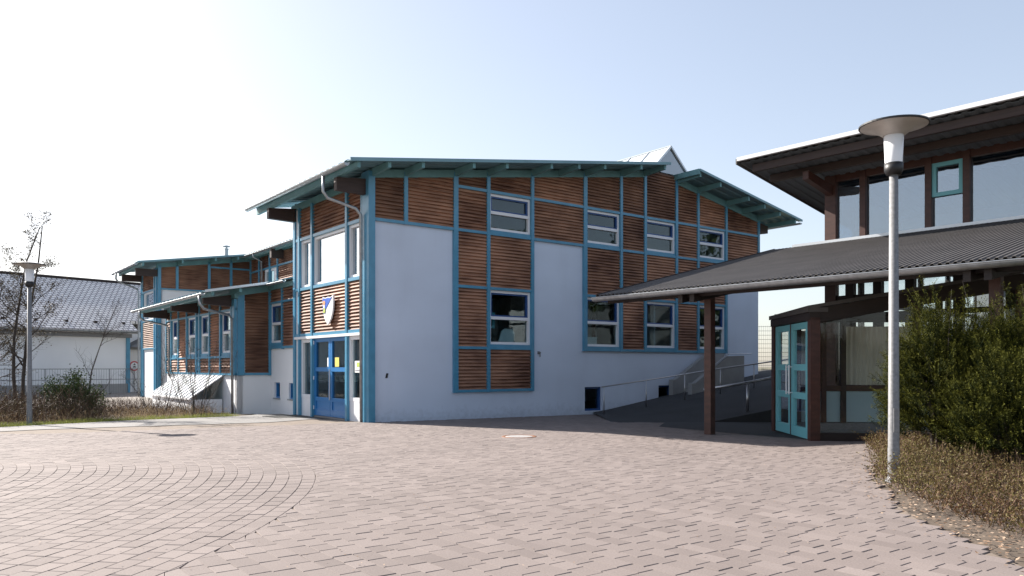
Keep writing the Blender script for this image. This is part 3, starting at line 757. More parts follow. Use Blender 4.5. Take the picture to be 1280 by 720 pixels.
    b = MB(); b.box(-.9, 4.5, 10, 18.8, .9, 1.05); b.box(1.6, 1.7, 8.9, 18.8, 1.05, 4.4); b.box(2.2, 2.3, 5.95, 8.6, .0, 4.4); sh_(b).build('partition', 'interior', W)
wing()
# glazed lean-to over the basement windows
LT = empty('glazed_leanto', tuple(B1 @ Vector((-1.8, 13.4, -.3))), A1, 'white glazed lean-to roof sloping down from the low wing', 'lean-to')
def lt(b): b.v = [v - Vector((-1.8, 13.4, -.3)) for v in b.v]; return b
lt(MB().quad((-1.24, 10.2, 1.07), (-1.24, 16.6, 1.07), (-2.45, 16.6, .2), (-2.45, 10.2, .2))).build('glazing', 'clearroof', LT)
b = MB()
for v in np.linspace(10.2, 16.6, 13): b.bar((-1.22, v, 1.10), (-2.48, v, .21), .045, .05)
b.bar((-2.47, 10.15, .19), (-2.47, 16.65, .19), .07, .07); b.bar((-1.24, 10.15, 1.09), (-1.24, 16.65, 1.09), .06, .06); lt(b).build('glazing_bar', 'white', LT)
lt(MB().box(-2.42, -1.25, 10.22, 10.36, -.5, .16).box(-2.42, -2.28, 10.36, 16.6, -.5, .15)).build('base_wall', 'house_wall', LT)
lt(MB().quad((-1.25, 10.26, .17), (-2.40, 10.26, .17), (-1.25, 10.26, 1.0))).build('side_pane', 'glass', LT)

# ------------------------------------------------------------------ rear hall behind the wing
def rear():
    H = empty('rear_hall', tuple(B1 @ Vector((.1, 26.6, 0))), A1, 'farther two-storey hall with timber gable and teal roof above the low wing', 'building')
    ox, oy = .1, 26.6
    def s_(b): b.v = [v - Vector((ox, oy, 0)) for v in b.v]; return b
    F = Fr((-ox, 0, 0), (1, 0, 0), (0, -1, 0)); G = Fr((0, -oy, 0), (0, 1, 0), (-1, 0, 0)); K = Fr((5.4-ox, -oy, 0), (0, 1, 0), (-1, 0, 0))
    U = [.1, 1.12, 2.92, 4.2, 5.98]
    w_ = grid_wall(F, [.1, 1.12, 2.92, 4.2, 5.98], [-.7, 5.9, 7.3], lambda s, z: False)
    q = grid_wall(G, [26.6, 27.3, 30.1, 30.6], [-.7, 2.5, 4.15, 5.9, 7.2], lambda s, z: 4.15 < z < 5.9 and 27.3 < s < 30.1)
    k = len(w_.v); w_.v += q.v; w_.f += [tuple(i+k for i in f) for f in q.f]
    q = grid_wall(K, [5.9, 9, 15.5, 17.5, 19, 21.2, 22.5, 24, 26.6], [4.6, 5.9, 7.05, 8.1], lambda s, z: 5.9 < z < 7.05 and (22.5 < s < 24 or 17.5 < s < 19 or 9 < s < 15.5))
    k = len(w_.v); w_.v += q.v; w_.f += [tuple(i+k for i in f) for f in q.f]
    w_.build('wall', 'house_wall', H)
    top = lambda u: zL(u)-.16
    for a, c in zip(U, U[1:]):
        if a < 2.5: panel(F, a+.05, c-.05, 5.92, top, H)
        else:
            panel(F, a+.05, c-.05, 5.0, 7.3, H); panel(F, a+.05, c-.05, 7.4, top, H)
    for u in U[1:4]: post(F, u, 5.85, top(u), H, .15, .1)
    post(F, .17, -.4, 7.25, H, .16, .1)
    rail(F, .1, 2.92, 5.9, H); rail(F, 2.92, 5.4, 7.35, H)
    for v in (26.8, 27.2, 30.15, 30.5): post(G, v, -.4, 7.1, H, .15, .1)
    for z in (5.9, 4.15, 2.5): rail(G, 26.7, 30.6, z, H)
    for a, c in ((27.2, 30.15),):
        panel(G, a+.05, c-.05, 5.95, 7.1, H); panel(G, a+.05, c-.05, 2.54, 4.1, H)
    window(G, 27.3, 30.05, 4.2, 5.86, H, transom=False, sill=False, gl='glass_coated')
    window(K, 22.5, 24, 5.9, 7.05, H, sill=False, transom=False); window(K, 17.5, 19, 5.9, 7.05, H, sill=False, transom=False); window(K, 9, 15.5, 5.9, 7.05, H, sill=False, transom=False)
    for v in (21.9, 23.15, 24.9, 19.3, 17.3, 26.4): post(K, v, 5.2, 7.9, H, .16, .1)
    rail(K, 5.9, 26.6, 7.15, H)
    for a, c in ((19.4, 21.8), (25.0, 26.3), (24.05, 24.8)): panel(K, a, c, 5.0, 7.1, H)
    for a, c in ((17.4, 19.2), (19.4, 21.8), (22, 23.1), (23.2, 24.8), (25.0, 26.3)): panel(K, a, c, 7.2, 7.95, H)
    r = corr(-1.22, 12, 25.4, 32, zL, 'x', .42, .045); r2 = corr(4.7, 12, 7.2, 25.4, zL, 'x', .42, .045)
    k = len(r.v); r.v += r2.v; r.f += [tuple(i+k for i in f) for f in r2.f]
    s_(r).build('roof', 'roofmetal', H)
    s_(MB().bar((-1.22, 25.39, zL(-1.22)+.01), (4.7, 25.39, zL(4.7)+.01), .03, .1)).build('verge_trim', 'roofmetal', H)
    s_(gutter((-1.28, 25.5, 7.12), (-1.28, 32, 7.14), .08)).build('gutter', 'zinc', H); s_(gutter((4.64, 7.3, zL(4.64)-.06), (4.64, 25.4, zL(4.64)-.06), .08)).build('gutter', 'zinc', H)
    for u in (-.92, 1.17, 3.0, 4.29):
        z = zL(u)-.03; y1 = 31.9 if u < 0 else 26.8
        s_(MB().box(u-.05, u+.05, 25.48, y1, z-.2, z)).build('purlin', 'teal_beam', H)
    s_(MB().box(4.85, 4.95, 7.4, 26, zL(4.9)-.24, zL(4.9)-.03)).build('purlin', 'teal_beam', H)
    s_(MB().box(5.25, 5.42, 6, 26.4, 7.92, 8.14)).build('eave_plate', 'teal_beam', H)
    s_(MB().hexa([(.0, 26.5, zL(0)-.3), (5.9, 26.5, zL(5.9)-.3), (5.9, 26.66, zL(5.9)-.3), (0, 26.66, zL(0)-.3), (.0, 26.5, zL(0)-.05), (5.9, 26.5, zL(5.9)-.05), (5.9, 26.66, zL(5.9)-.05), (0, 26.66, zL(0)-.05)])).build('verge_beam', 'teal_beam', H)
    for v in (26.75, 30.5): s_(MB().box(-1.05, .2, v-.1, v+.1, 6.6, 7.0)).build('eave_bracket', 'glulam', H)
    s_(MB().box(4.65, 5.4, 21.0, 21.25, 7.45, 7.95)).build('eave_bracket', 'glulam', H)
    s_(MB().tube([(-1.28, 31.0, 7.1), (-1.28, 31.0, 6.75), (-1.15, 31.0, 6.6), (-.15, 30.75, 6.2), (-.08, 30.7, 6.0), (-.08, 30.7, -.4)], .055, 8)).build('downpipe', 'zinc', H, True)
    s_(MB().tube([(4.64, 23.9, 8.0), (4.64, 23.9, 7.8), (5.2, 24.1, 7.6), (5.22, 24.1, 5.3)], .05, 8)).build('downpipe', 'zinc', H, True)
    fl = s_(MB().lathe([(.11, 8.3), (.11, 9.0), (.14, 9.0), (.14, 9.05)], 12, (5, 30))).build('flue', 'zinc', H)
    s_(MB().lathe([(.05, 9.05), (.05, 9.16), (.24, 9.16), (.24, 9.2), (.0, 9.28)], 12, (5, 30))).build('flue_cap', 'zinc', fl)
    s_(MB().box(2.5, 2.6, 26.7, 30.6, -.5, 7.2).box(8, 8.1, 6, 26, 4.6, 8)).build('partition', 'interior', H)
rear()

# ------------------------------------------------------------------ far white building with tiled roof
def far_house():
    d = Vector((.61, .79, 0)).normalized(); p = Vector((-.79, .61, 0)).normalized()
    e0 = Vector((-32, 48.6, 0)) - d*14; rz = math.atan2(d.y, d.x)
    H = empty('white_house', (e0.x, e0.y, -.62), rz, 'low white building with a grey tiled roof behind the bare trees', 'building')
    L = 34.0; zb, ze, zr = .0, 4.6, 8.65
    b = MB(); b.box(0, 22.2, .5, 13, zb, ze); b.box(22.2, L, 1.6, 13, zb, ze); b.build('wall', 'house_wall', H)
    # roof with tile rows
    b = MB(); b.hexa([(-.6, -.3, ze-.22), (22.6, -.3, ze-.22), (22.6, 6.8, zr-.2), (-.6, 6.8, zr-.2), (-.6, -.3, ze-.02), (22.6, -.3, ze-.02), (22.6, 6.8, zr), (-.6, 6.8, zr)])
    b.hexa([(22.6, 1.0, ze+.55), (L, 1.0, ze+.55), (L, 6.8, zr-.2), (22.6, 6.8, zr-.2), (22.6, 1.0, ze+.74), (L, 1.0, ze+.74), (L, 6.8, zr), (22.6, 6.8, zr)])
    b.hexa([(-.6, 6.8, zr-.2), (L, 6.8, zr-.2), (L, 13.8, ze-.2), (-.6, 13.8, ze-.2), (-.6, 6.8, zr), (L, 6.8, zr), (L, 13.8, ze), (-.6, 13.8, ze)])
    r = b.build('roof', 'tiles', H)
    a = r.data.attributes.new('uvpos', 'FLOAT_VECTOR', 'POINT')
    for i, v in enumerate(r.data.vertices): a.data[i].vector = (v.co.x, v.co.y*1.16, 0)
    MB().tube([(-.6, 6.8, zr+.02), (L, 6.8, zr+.02)], .12, 8).build('ridge_cap', 'darkwood', r)
    gutter((-.6, -.4, ze-.1), (22.6, -.4, ze-.1), .09).build('gutter', 'zinc', H)
    MB().box(-.4, 22.4, .2, .48, ze-.5, ze-.24).build('eave_board', 'galv', H)
    b = MB()
    for x in np.arange(1, 22, 1.9): b.box(x, x+.18, .55, .75, ze+.45, ze+.62)
    b.build('snow_guard', 'darkwood', H)
    MB().box(22.1, 22.35, .38, .52, zb, ze-.5).build('downpipe', 'teal', H)
    MB().box(-.2, 22.2, .38, .5, zb, .85).build('plinth', 'concrete', H)
    b = MB(); b.box(22.4, 26.5, .9, 1.55, 3.3, 3.5); b.hexa([(22.4, .4, 3.45), (26.5, .4, 3.45), (26.5, 1.6, 3.5), (22.4, 1.6, 3.5), (24, .9, 4.3), (26.4, .9, 4.3), (26.4, 1.6, 4.35), (24, 1.6, 4.35)]); b.build('porch_roof', 'galv', H)
    # railing in front
    q = MB()
    for x in np.arange(0, 24, 2.0): q.tube([(x, -1.6, 0), (x, -1.6, 1.9)], .025, 6)
    for z in (1.9, 1.2): q.tube([(0, -1.6, z), (24, -1.6, z)], .022, 6)
    for x in np.arange(.1, 24, .16): q.tube([(x, -1.6, .3), (x, -1.6, 1.9)], .008, 4)
    M4 = Matrix.Translation((e0.x, e0.y, -.62)) @ Matrix.Rotation(rz, 4, 'Z')
    lone(q.build('railing', 'galv'), 'thin grey metal railing in front of the far white building', 'railing', frame=M4)
    # round sign on the recessed part
    S = empty('traffic_sign', M4 @ Vector((23.1, 1.3, 1.75)), rz, 'round red-ringed traffic sign at the end of the far white building', 'sign')
    def disc(r, y0, y1, c=0): return MB().tube([(0, y0, .35), (0, y1, .35)], r, 24)
    disc(.36, .0, -.02).build('ring', 'red', S); disc(.27, -.021, -.03).build('face', 'white', S)
    b = MB(); b.box(-.12, .12, -.036, -.031, .24, .30); b.box(-.07, .07, -.036, -.031, .30, .34); b.build('car_symbol', 'black', S)
    b = MB(); b.box(-.09, .09, -.036, -.031, .42, .46); b.hexa([(-.05, -.036, .46), (.05, -.036, .46), (.05, -.031, .46), (-.05, -.031, .46), (-.01, -.036, .54), (.03, -.036, .54), (.03, -.031, .54), (-.01, -.031, .54)]); b.build('motorcycle_symbol', 'black', S)
    MB().tube([(0, .03, -1.75), (0, .03, .7)], .03, 8).build('pole', 'galv', S)
far_house()

# ------------------------------------------------------------------ brown school building on the right
def brown():
    H = empty('timber_schoolhouse', tuple(B2 @ Vector((8.3, 0, 0))), A2, 'brown timber school building with large upper windows and wide roof overhang', 'building')
    ox = 8.3
    def s_(b): b.v = [v - Vector((ox, 0, 0)) for v in b.v]; return b
    F = Fr((0, 0, 0), (0, 1, 0), (-1, 0, 0))      # wall at x=8.3 faces -x; s = y
    y0 = -13.0
    ups = [.80, -.18, -2.0, -2.96, -5.0, -6.9, -8.0, -10, -12]
    for y in ups: MB().fb(F, y-(.17 if y > .5 else .085), y+(.17 if y > .5 else .085), 0 if y > .5 else 5.1, 7.3, -.12, .1).build('post', 'redwood', H)
    MB().fb(F, y0, .97, 7.02, 7.45, -.12, .06).build('header_beam', 'redwood', H)
    MB().fb(F, y0, .97, 5.08, 5.27, -.1, .05).build('sill_beam', 'redwood', H)
    for a, c in zip(ups, ups[1:]):
        zt = 6.08 if abs(a+2.0) < .01 or abs(a+6.9) < .01 else 7.02
        MB().fb(F, c+.085, a-.085, 5.27, zt, -.04, -.03).build('pane', 'glass_coated', H)
        if zt < 7:
            b = MB(); s0, s1, z0, z1 = c+.085, a-.085, 6.1, 7.02
            b.fb(F, s0, s0+.11, z0, z1, -.06, .05); b.fb(F, s1-.11, s1, z0, z1, -.06, .05); b.fb(F, s0+.11, s1-.11, z0, z0+.11, -.058, .048); b.fb(F, s0+.11, s1-.11, z1-.11, z1, -.058, .048)
            f = b.build('window', 'teal_light', H); MB().fb(F, s0+.12, s1-.12, z0+.12, z1-.12, -.02, -.012).build('pane', 'glass_coated', f)
    # lower wall under the canopy
    lows = [.80, .22, -.60, -1.5, -2.75, -4.0, -5.2, -6.5, -8, -9.5, -11, -12.5]
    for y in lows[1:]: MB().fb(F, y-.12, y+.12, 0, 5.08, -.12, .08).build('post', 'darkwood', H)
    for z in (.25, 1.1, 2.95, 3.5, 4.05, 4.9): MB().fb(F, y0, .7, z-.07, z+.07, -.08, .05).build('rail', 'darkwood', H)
    for a, c in zip(lows, lows[1:]):
        MB().fb(F, c+.1, a-.1, .3, 4.9, -.03, -.02).build('pane', 'glass_clear', H)
    # return wall at the far end
    E_ = Fr((0, .9, 0), (1, 0, 0), (0, 1, 0))
    b = MB(); b.box(.12, 12, .75, .9, -.3, 1.1).box(.12, 12, .75, .9, 4.9, 5.3)
    for x in (1.9, 4.2, 6.5, 9.0, 11.9): b.box(x, x+.16, .752, .898, 1.1, 4.9)
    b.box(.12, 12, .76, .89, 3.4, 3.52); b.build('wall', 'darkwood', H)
    MB().box(.15, 11.9, .80, .82, 1.1, 4.9).build('pane', 'glass_clear', H)
    b = MB(); b.box(1.5, 8, .76, .88, 5.3, 7.0); b.build('wall', 'redwood', H)
    MB().box(.15, 1.5, .80, .85, 5.4, 7.0).build('pane', 'glass_coated', H)
    # inside
    s_(MB().box(8.6, 16, y0, .7, 4.95, 5.05)).build('floor_slab', 'interior_floor', H)
    s_(MB().box(13, 13.1, y0, .7, 5.05, 7.0).box(20, 20.1, y0, .7, 0, 5).box(8.6, 20, y0-.1, y0, 0, 7)).build('partition', 'interior', H)
    s_(MB().box(8.5, 16, y0, .9, 6.98, 7.02)).build('ceiling', 'interior', H)
    # upper roof, rising outwards
    fz = lambda x, y=0: 7.56 - .155*(x-5.97)
    s_(corr(5.97, 17, y0, 2.5, lambda x, y=0: fz(x)+.05, 'x', .25, .05)).build('roof', 'brownroof', H)
    s_(corr(6.02, 17, y0, 2.48, lambda x, y=0: fz(x)+.0, 'x', .30, .03)).build('roof_soffit', 'soffit', H)
    s_(MB().box(5.86, 5.96, y0, 2.52, fz(5.97)+.04, fz(5.97)+.15)).build('fascia', 'white', H)
    s_(MB().hexa([(5.86, 2.51, fz(5.9)-.06), (17, 2.51, fz(17)-.06), (17, 2.55, fz(17)-.06), (5.86, 2.55, fz(5.9)-.06), (5.86, 2.51, fz(5.9)+.10), (17, 2.51, fz(17)+.10), (17, 2.55, fz(17)+.10), (5.86, 2.55, fz(5.9)+.10)])).build('verge_trim', 'brownroof', H)
    for x in (6.28, 7.25):
        s_(MB().box(x-.07, x+.07, y0, 2.2, fz(x)-.23, fz(x)-.02)).build('purlin', 'glulam', H)
    for y in (.8, -4.9, -10):
        s_(MB().hexa([(6.75, y-.09, fz(6.75)-.55), (9, y-.09, fz(9)-.62), (9, y+.09, fz(9)-.62), (6.75, y+.09, fz(6.75)-.55), (6.75, y-.09, fz(6.75)-.31), (9, y-.09, fz(9)-.31), (9, y+.09, fz(9)-.31), (6.75, y+.09, fz(6.75)-.31)])).build('rafter', 'redwood', H)
    # canopy roof below the upper windows
    K = empty('entrance_canopy', tuple(B2 @ Vector((.91, .01, -.14))), A2, 'dark ribbed canopy roof on brown posts in front of the timber school', 'canopy')
    def k_(b): b.v = [v - Vector((.91, .01, -.14)) for v in b.v]; return b
    cz = lambda x, y=0: 3.23 + .236*x
    k_(corr(-.02, 8.35, y0, 2.72, cz, 'x', .125, .03)).build('roof', 'brownroof', K)
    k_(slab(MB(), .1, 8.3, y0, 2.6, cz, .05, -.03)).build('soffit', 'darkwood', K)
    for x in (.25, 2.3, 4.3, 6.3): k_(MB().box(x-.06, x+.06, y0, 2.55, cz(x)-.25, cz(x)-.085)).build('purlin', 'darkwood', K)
    k_(gutter((-.10, y0, 3.17), (-.10, 2.75, 3.17), .10)).build('gutter', 'zinc', K)
    for i, y in enumerate((.01, -5.95, -11.9)):
        o = k_(MB().box(.82, 1.0, y-.09, y+.09, -.14 if i == 0 else -.2, cz(.9)-.08)).build('post', 'redwood', K)
        for dy in (.16, -.16):
            x0, x1 = .0, 8.2
            k_(MB().hexa([(x0, y+dy-.06, cz(x0)-.34), (x1, y+dy-.06, cz(x1)-.75), (x1, y+dy+.06, cz(x1)-.75), (x0, y+dy+.06, cz(x0)-.34), (x0, y+dy-.06, cz(x0)-.09), (x1, y+dy-.06, cz(x1)-.255), (x1, y+dy+.06, cz(x1)-.255), (x0, y+dy+.06, cz(x0)-.09)])).build('beam', 'darkwood', K)
    k_(MB().box(8.12, 8.36, y0, 2.0, cz(8.2)+.02, cz(8.2)+.10)).build('flashing', 'flash', K)
    k_(MB().hexa([(-.05, 2.70, cz(-.05)-.16), (8.3, 2.70, cz(8.3)-.16), (8.3, 2.74, cz(8.3)-.16), (-.05, 2.74, cz(-.05)-.16), (-.05, 2.70, cz(-.05)+.05), (8.3, 2.70, cz(8.3)+.05), (8.3, 2.74, cz(8.3)+.05), (-.05, 2.74, cz(-.05)+.05)])).build('verge_board', 'darkwood', K)
brown()

# glass porch
def porch():
    A = Vector((6.28, 16.3, 0)); Bp = Vector((6.42, 19.0, 0)); ax = (Bp-A).normalized(); Lw = (Bp-A).length
    rz = 0
    H = empty('glass_porch', (A.x, A.y, -.12), 0, 'glazed brown timber porch with teal double doors under the canopy', 'porch')
    F = Fr((0, 0, .12), ax, (-1, .05, 0)); cx = Vector((.995, -.10, 0)).normalized(); G = Fr((0, 0, .12), cx, (-.1, -.995, 0)); Lg = 4.2
    zt = 2.42
    for s in (0, Lw): MB().fb(F, s-.1, s+.1, -.12, zt+.05, -.14, .06).build('post', 'redwood', H)
    MB().fb(F, -.1, Lw+.1, zt, zt+.16, -.14, .08).build('header_beam', 'darkwood', H)
    MB().fb(F, -.1, Lw+.1, zt+.165, zt+.26, -.3, .12).build('roof_edge', 'brownroof', H)
    rise = .17
    b = MB(); P = lambda s, z, d: G.p(s, z, d)
    b.hexa([P(-.05, zt-.08, -.12), P(Lg, zt-.08+rise*Lg, -.12), P(Lg, zt-.08+rise*Lg, .06), P(-.05, zt-.08, .06), P(-.05, zt+.22, -.12), P(Lg, zt+.22+rise*Lg, -.12), P(Lg, zt+.22+rise*Lg, .06), P(-.05, zt+.22, .06)])
    b.build('header_beam', 'darkwood', H)
    b = MB(); q = [(-.1, .1), (-.1, -2.8), (Lg, -2.8), (Lg, .1)]
    b.hexa([P(s, zt+.225+rise*max(s, 0), d) for s, d in q] + [P(s, zt+.30+rise*max(s, 0), d) for s, d in q]); b.build('roof', 'brownroof', H)
    MB().fb(G, .1, Lg, -.12, .06, -.1, .05).build('sill_beam', 'darkwood', H)
    for s in (2.1, Lg-.08): MB().fb(G, s-.06, s+.06, .06, zt+rise*s-.06, -.09, .05).build('post', 'redwood', H)
    b = MB(); b.quad(P(.1, .06, -.02), P(2.04, .06, -.02), P(2.04, zt-.06+rise*2, -.02), P(.1, zt-.08, -.02)); b.quad(P(2.16, .06, -.02), P(Lg-.14, .06, -.02), P(Lg-.14, zt-.06+rise*(Lg-.1), -.02), P(2.16, zt-.06+rise*2.1, -.02)); b.build('pane', 'glass_clear', H)
    # door leaves
    for a, c in ((.16, 1.33), (1.37, Lw-.16)):
        b = MB(); z0, z1 = -.09, zt-.02
        for s in (a, c-.16): b.fb(F, s, s+.16, z0, z1, -.05, .03)
        for e, g in ((z0, z0+.22), (.74, .88), (1.36, 1.50), (z1-.14, z1)): b.fb(F, a+.16, c-.16, e, g, -.048, .028)
        d = b.build('door', 'teal_light', H)
        for e, g in ((z0+.22, .74), (.88, 1.36), (1.50, z1-.14)): MB().fb(F, a+.14, c-.14, e-.02, g+.02, -.015, -.008).build('pane', 'glass_clear', d)
        hb = MB(); s = c-.08 if a < 1 else a+.08
        hb.tube([F.p(s, .82, .10), F.p(s, 1.48, .10)], .017, 8)
        for z in (.86, 1.44): hb.tube([F.p(s, z, .02), F.p(s, z, .10)], .012, 6)
        hb.build('handle', 'white', d)
    MB().fb(F, 1.33, 1.37, -.1, zt, -.05, .04).build('door_stop', 'redwood', H)
    # back glazing with timber posts
    Bk = Fr((Bp.x-A.x, Bp.y-A.y, .12), (1, -.05, 0), (0, -1, 0))
    for s in (.0, .55, 1.15, 1.62, 3.9): MB().fb(Bk, s-.06, s+.06, -.1, zt+.2+rise*s, -.06, .06).build('post', 'redwood' if s != 1.62 else 'glulam', H)
    for z in (.92,): MB().fb(Bk, .55, 3.9, z-.07, z+.07, -.05, .05).build('rail', 'redwood', H)
    MB().fb(Bk, .0, 3.9, zt+.1, zt+.3, -.05, .05).build('rail', 'darkwood', H)
    MB().fb(Bk, 1.2, 3.9, .10, .85, -.04, .0).build('infill_panel', 'paleblue', H)
    MB().fb(Bk, .6, 1.15, .10, .85, -.04, .0).build('infill_panel', 'paleblue', H)
    b = MB(); b.fb(Bk, .1, .5, .0, zt, -.02, -.01); b.build('pane', 'glass_clear', H)
    MB().fb(Bk, .5, 3.9, -.1, .09, .02, .30).build('bench_step', 'galv', H)
    MB().fb(F, .1, Lw-.1, -.12, -.085, -3.6, -.16).build('floor', 'concrete', H)
    # curtains
    b = MB(); T4 = Matrix.Translation((A.x, A.y, -.12))
    for s0, s1, lab in ((1.70, 3.85, 'long cream curtain hanging behind the porch glass'), (.62, 1.09, 'narrow pale curtain beside the post behind the porch glass')):
        b = MB(); n_ = int((s1-s0)/.02); w0 = len(b.v)
        for i in range(n_+1):
            s = s0+(s1-s0)*i/n_; d = .03*math.sin(s*52)+.012*math.sin(s*23+1)
            b.v += [Bk.p(s, 1.0, -.10+d), Bk.p(s, 2.32 + .1*(s0 > 1), -.10+d*.7)]
        for i in range(n_): b.f.append((2*i, 2*i+2, 2*i+3, 2*i+1))
        o = b.build('curtain', 'curtain')
        sm = o.modifiers.new('thickness', 'SOLIDIFY'); sm.thickness = .006
        lone(o, lab, 'curtain', frame=T4)
porch()

# ------------------------------------------------------------------ stair parapets, rails, fence
def stair():
    S = empty('concrete_stair', tuple(B1 @ Vector((14.2, -1.2, -.2))), A1, 'grey concrete stair with solid parapets against the white hall wall', 'stair')
    def s_(b): b.v = [v - Vector((14.2, -1.2, -.2)) for v in b.v]; return b
    for v, du, dz in ((-1.6, 0, 0), (-.22, .5, .12)):
        pts = [(12.62+du, -.4), (15.85+du, -.4), (15.85+du, 1.88+dz), (14.8+du, 1.85+dz), (12.85+du, .82+dz), (12.62+du, .80+dz)]
        b = MB(); n_ = 6
        b.v = [Vector((u, v-.1, z)) for u, z in pts] + [Vector((u, v+.1, z)) for u, z in pts]
        b.f = [tuple(range(n_)), tuple(range(2*n_-1, n_-1, -1))] + [(i, n_+i, n_+(i+1) % n_, (i+1) % n_) for i in range(n_)]
        s_(b).build('parapet', 'concrete', S)
    b = MB()
    for i in range(7): b.box(12.9+i*.29, 15.8, -1.48, -.34, -.3+.0+i*.16, .04+i*.16)
    s_(b).build('steps', 'concrete', S)
    b = MB(); b.tube([(13.6, -1.72, 1.35), (14.85, -1.72, 1.95), (16.3, -1.72, 1.97)], .02, 8); s_(b).build('handrail', 'steel', S)
stair()
def rail_run(name, pts, posts, label, rr, pr):
    b = MB(); b.tube(pts, rr, 10); o = empty(name, (posts[0][0], posts[0][1], rampz(posts[0][0], posts[0][1])), 0, label, 'handrail')
    off = Vector(o.location)
    b.v = [v-off for v in b.v]; b.build('rail_bar', 'steel', o, True)
    for x, y in posts:
        zt = None
        for p, q in zip(pts, pts[1:]):
            if min(p[0], q[0])-.01 <= x <= max(p[0], q[0])+.01:
                zt = p[2]+(q[2]-p[2])*(x-p[0])/(q[0]-p[0])
        q = MB().tube([(x, y, rampz(x, y)-.05), (x, y, zt)], pr, 8); q.v = [v-off for v in q.v]; q.build('rail_post', 'steel', o, True)
YL = 27.5
rail_run('handrail', [(3.16, YL, .72), (7.3, YL, 1.36), (10.5, YL, 1.80)], [(3.25, YL), (4.74, YL), (6.1, YL), (7.36, YL), (8.55, YL), (9.8, YL)], 'thin grey handrail along the white wall up the ramp', .025, .02)
YR = 23.8
rail_run('handrail', [(5.85, YR, .74), (6.9, YR, .90), (9.6, YR, 1.42)], [(7.2, YR), (9.2, YR)], 'shorter thicker handrail on the near edge of the ramp', .04, .045)
def fence():
    Hf = empty('mesh_fence', (11.3, 36.2, 1.25), 0, 'tall wire mesh fence beyond the top of the ramp', 'fence')
    for x in (0.05, 2.5, 5, 7.5): MB().box(x-.06, x+.06, -.04, .04, -.05, 2.15).build('fence_post', 'fence', Hf)
    MB().box(-.14, .02, -.2, .2, -.05, 2.12).build('fence_post', 'fence', Hf)
    b = MB()
    for z in np.arange(.05, 2.1, .2): b.tube([(0, 0, z), (7.5, 0, z)], .010, 4)
    for x in np.arange(.1, 7.5, .1): b.tube([(x, .01, 0), (x, .01, 2.1)], .004, 4)
    b.build('wire_panel', 'fence', Hf)
fence()

# ------------------------------------------------------------------ street lamps and manhole
def lamp(x, y, z, H, label):
    L = empty('street_lamp', (x, y, z), 0, label, 'street lamp', 'pole lamps with a flat round hood')
    k = H/4.64
    MB().lathe([(.072, -.1), (.072, .4), (.068, .42), (.052, 3.98*k), (.0, 3.99*k)], 20).build('pole', 'galv', L, True)
    MB().lathe([(.11, -.05), (.11, .012), (.078, .03), (.074, .05)], 20).build('base_collar', 'galv', L, True)
    dr = MB(); dr.box(-.035, .035, -.075, -.066, .62, .92); dr.build('access_door', 'galv', L)
    MB().lathe([(.0, 3.96*k), (.085, 3.96*k), (.112, 4.02*k), (.112, 4.11*k), (.0, 4.11*k)], 24).build('collar', 'black', L, True)
    MB().lathe([(.104, 4.11*k), (.118, 4.48*k), (.0, 4.485*k)], 24).build('glass_cylinder', 'lampglass', L, True)
    hd = MB().lathe([(.05, 4.47*k), (.135, 4.47*k), (.24, 4.555*k), (.375, 4.585*k), (.40, 4.59*k), (.41, 4.60*k), (.405, 4.61*k), (.25, 4.65*k), (0, 4.67*k)], 40).build('hood', 'lampcap', L, True)
    MB().lathe([(.398, 4.588*k), (.414, 4.592*k), (.414, 4.612*k), (.398, 4.612*k)], 40).build('hood_rim', 'black', hd)
lamp(4.87, 9.93, 0, 4.56, 'near grey lamp pole with flat round hood beside the yew shrubs')
lamp(-13.7, 22.1, -.2, 4.58, 'far lamp pole at the left edge of the square before the bare trees')
Mh = empty('manhole_cover', (.16, 17.43, gz(0, 17.43)), 0, 'round manhole cover set in the sunny paving', 'manhole cover')
MB().lathe([(.0, .012), (.30, .012), (.31, .004)], 40).build('lid', 'iron', Mh); MB().lathe([(.31, .006), (.33, .014), (.385, .014), (.40, -.01)], 40).build('ring', 'rust', Mh)

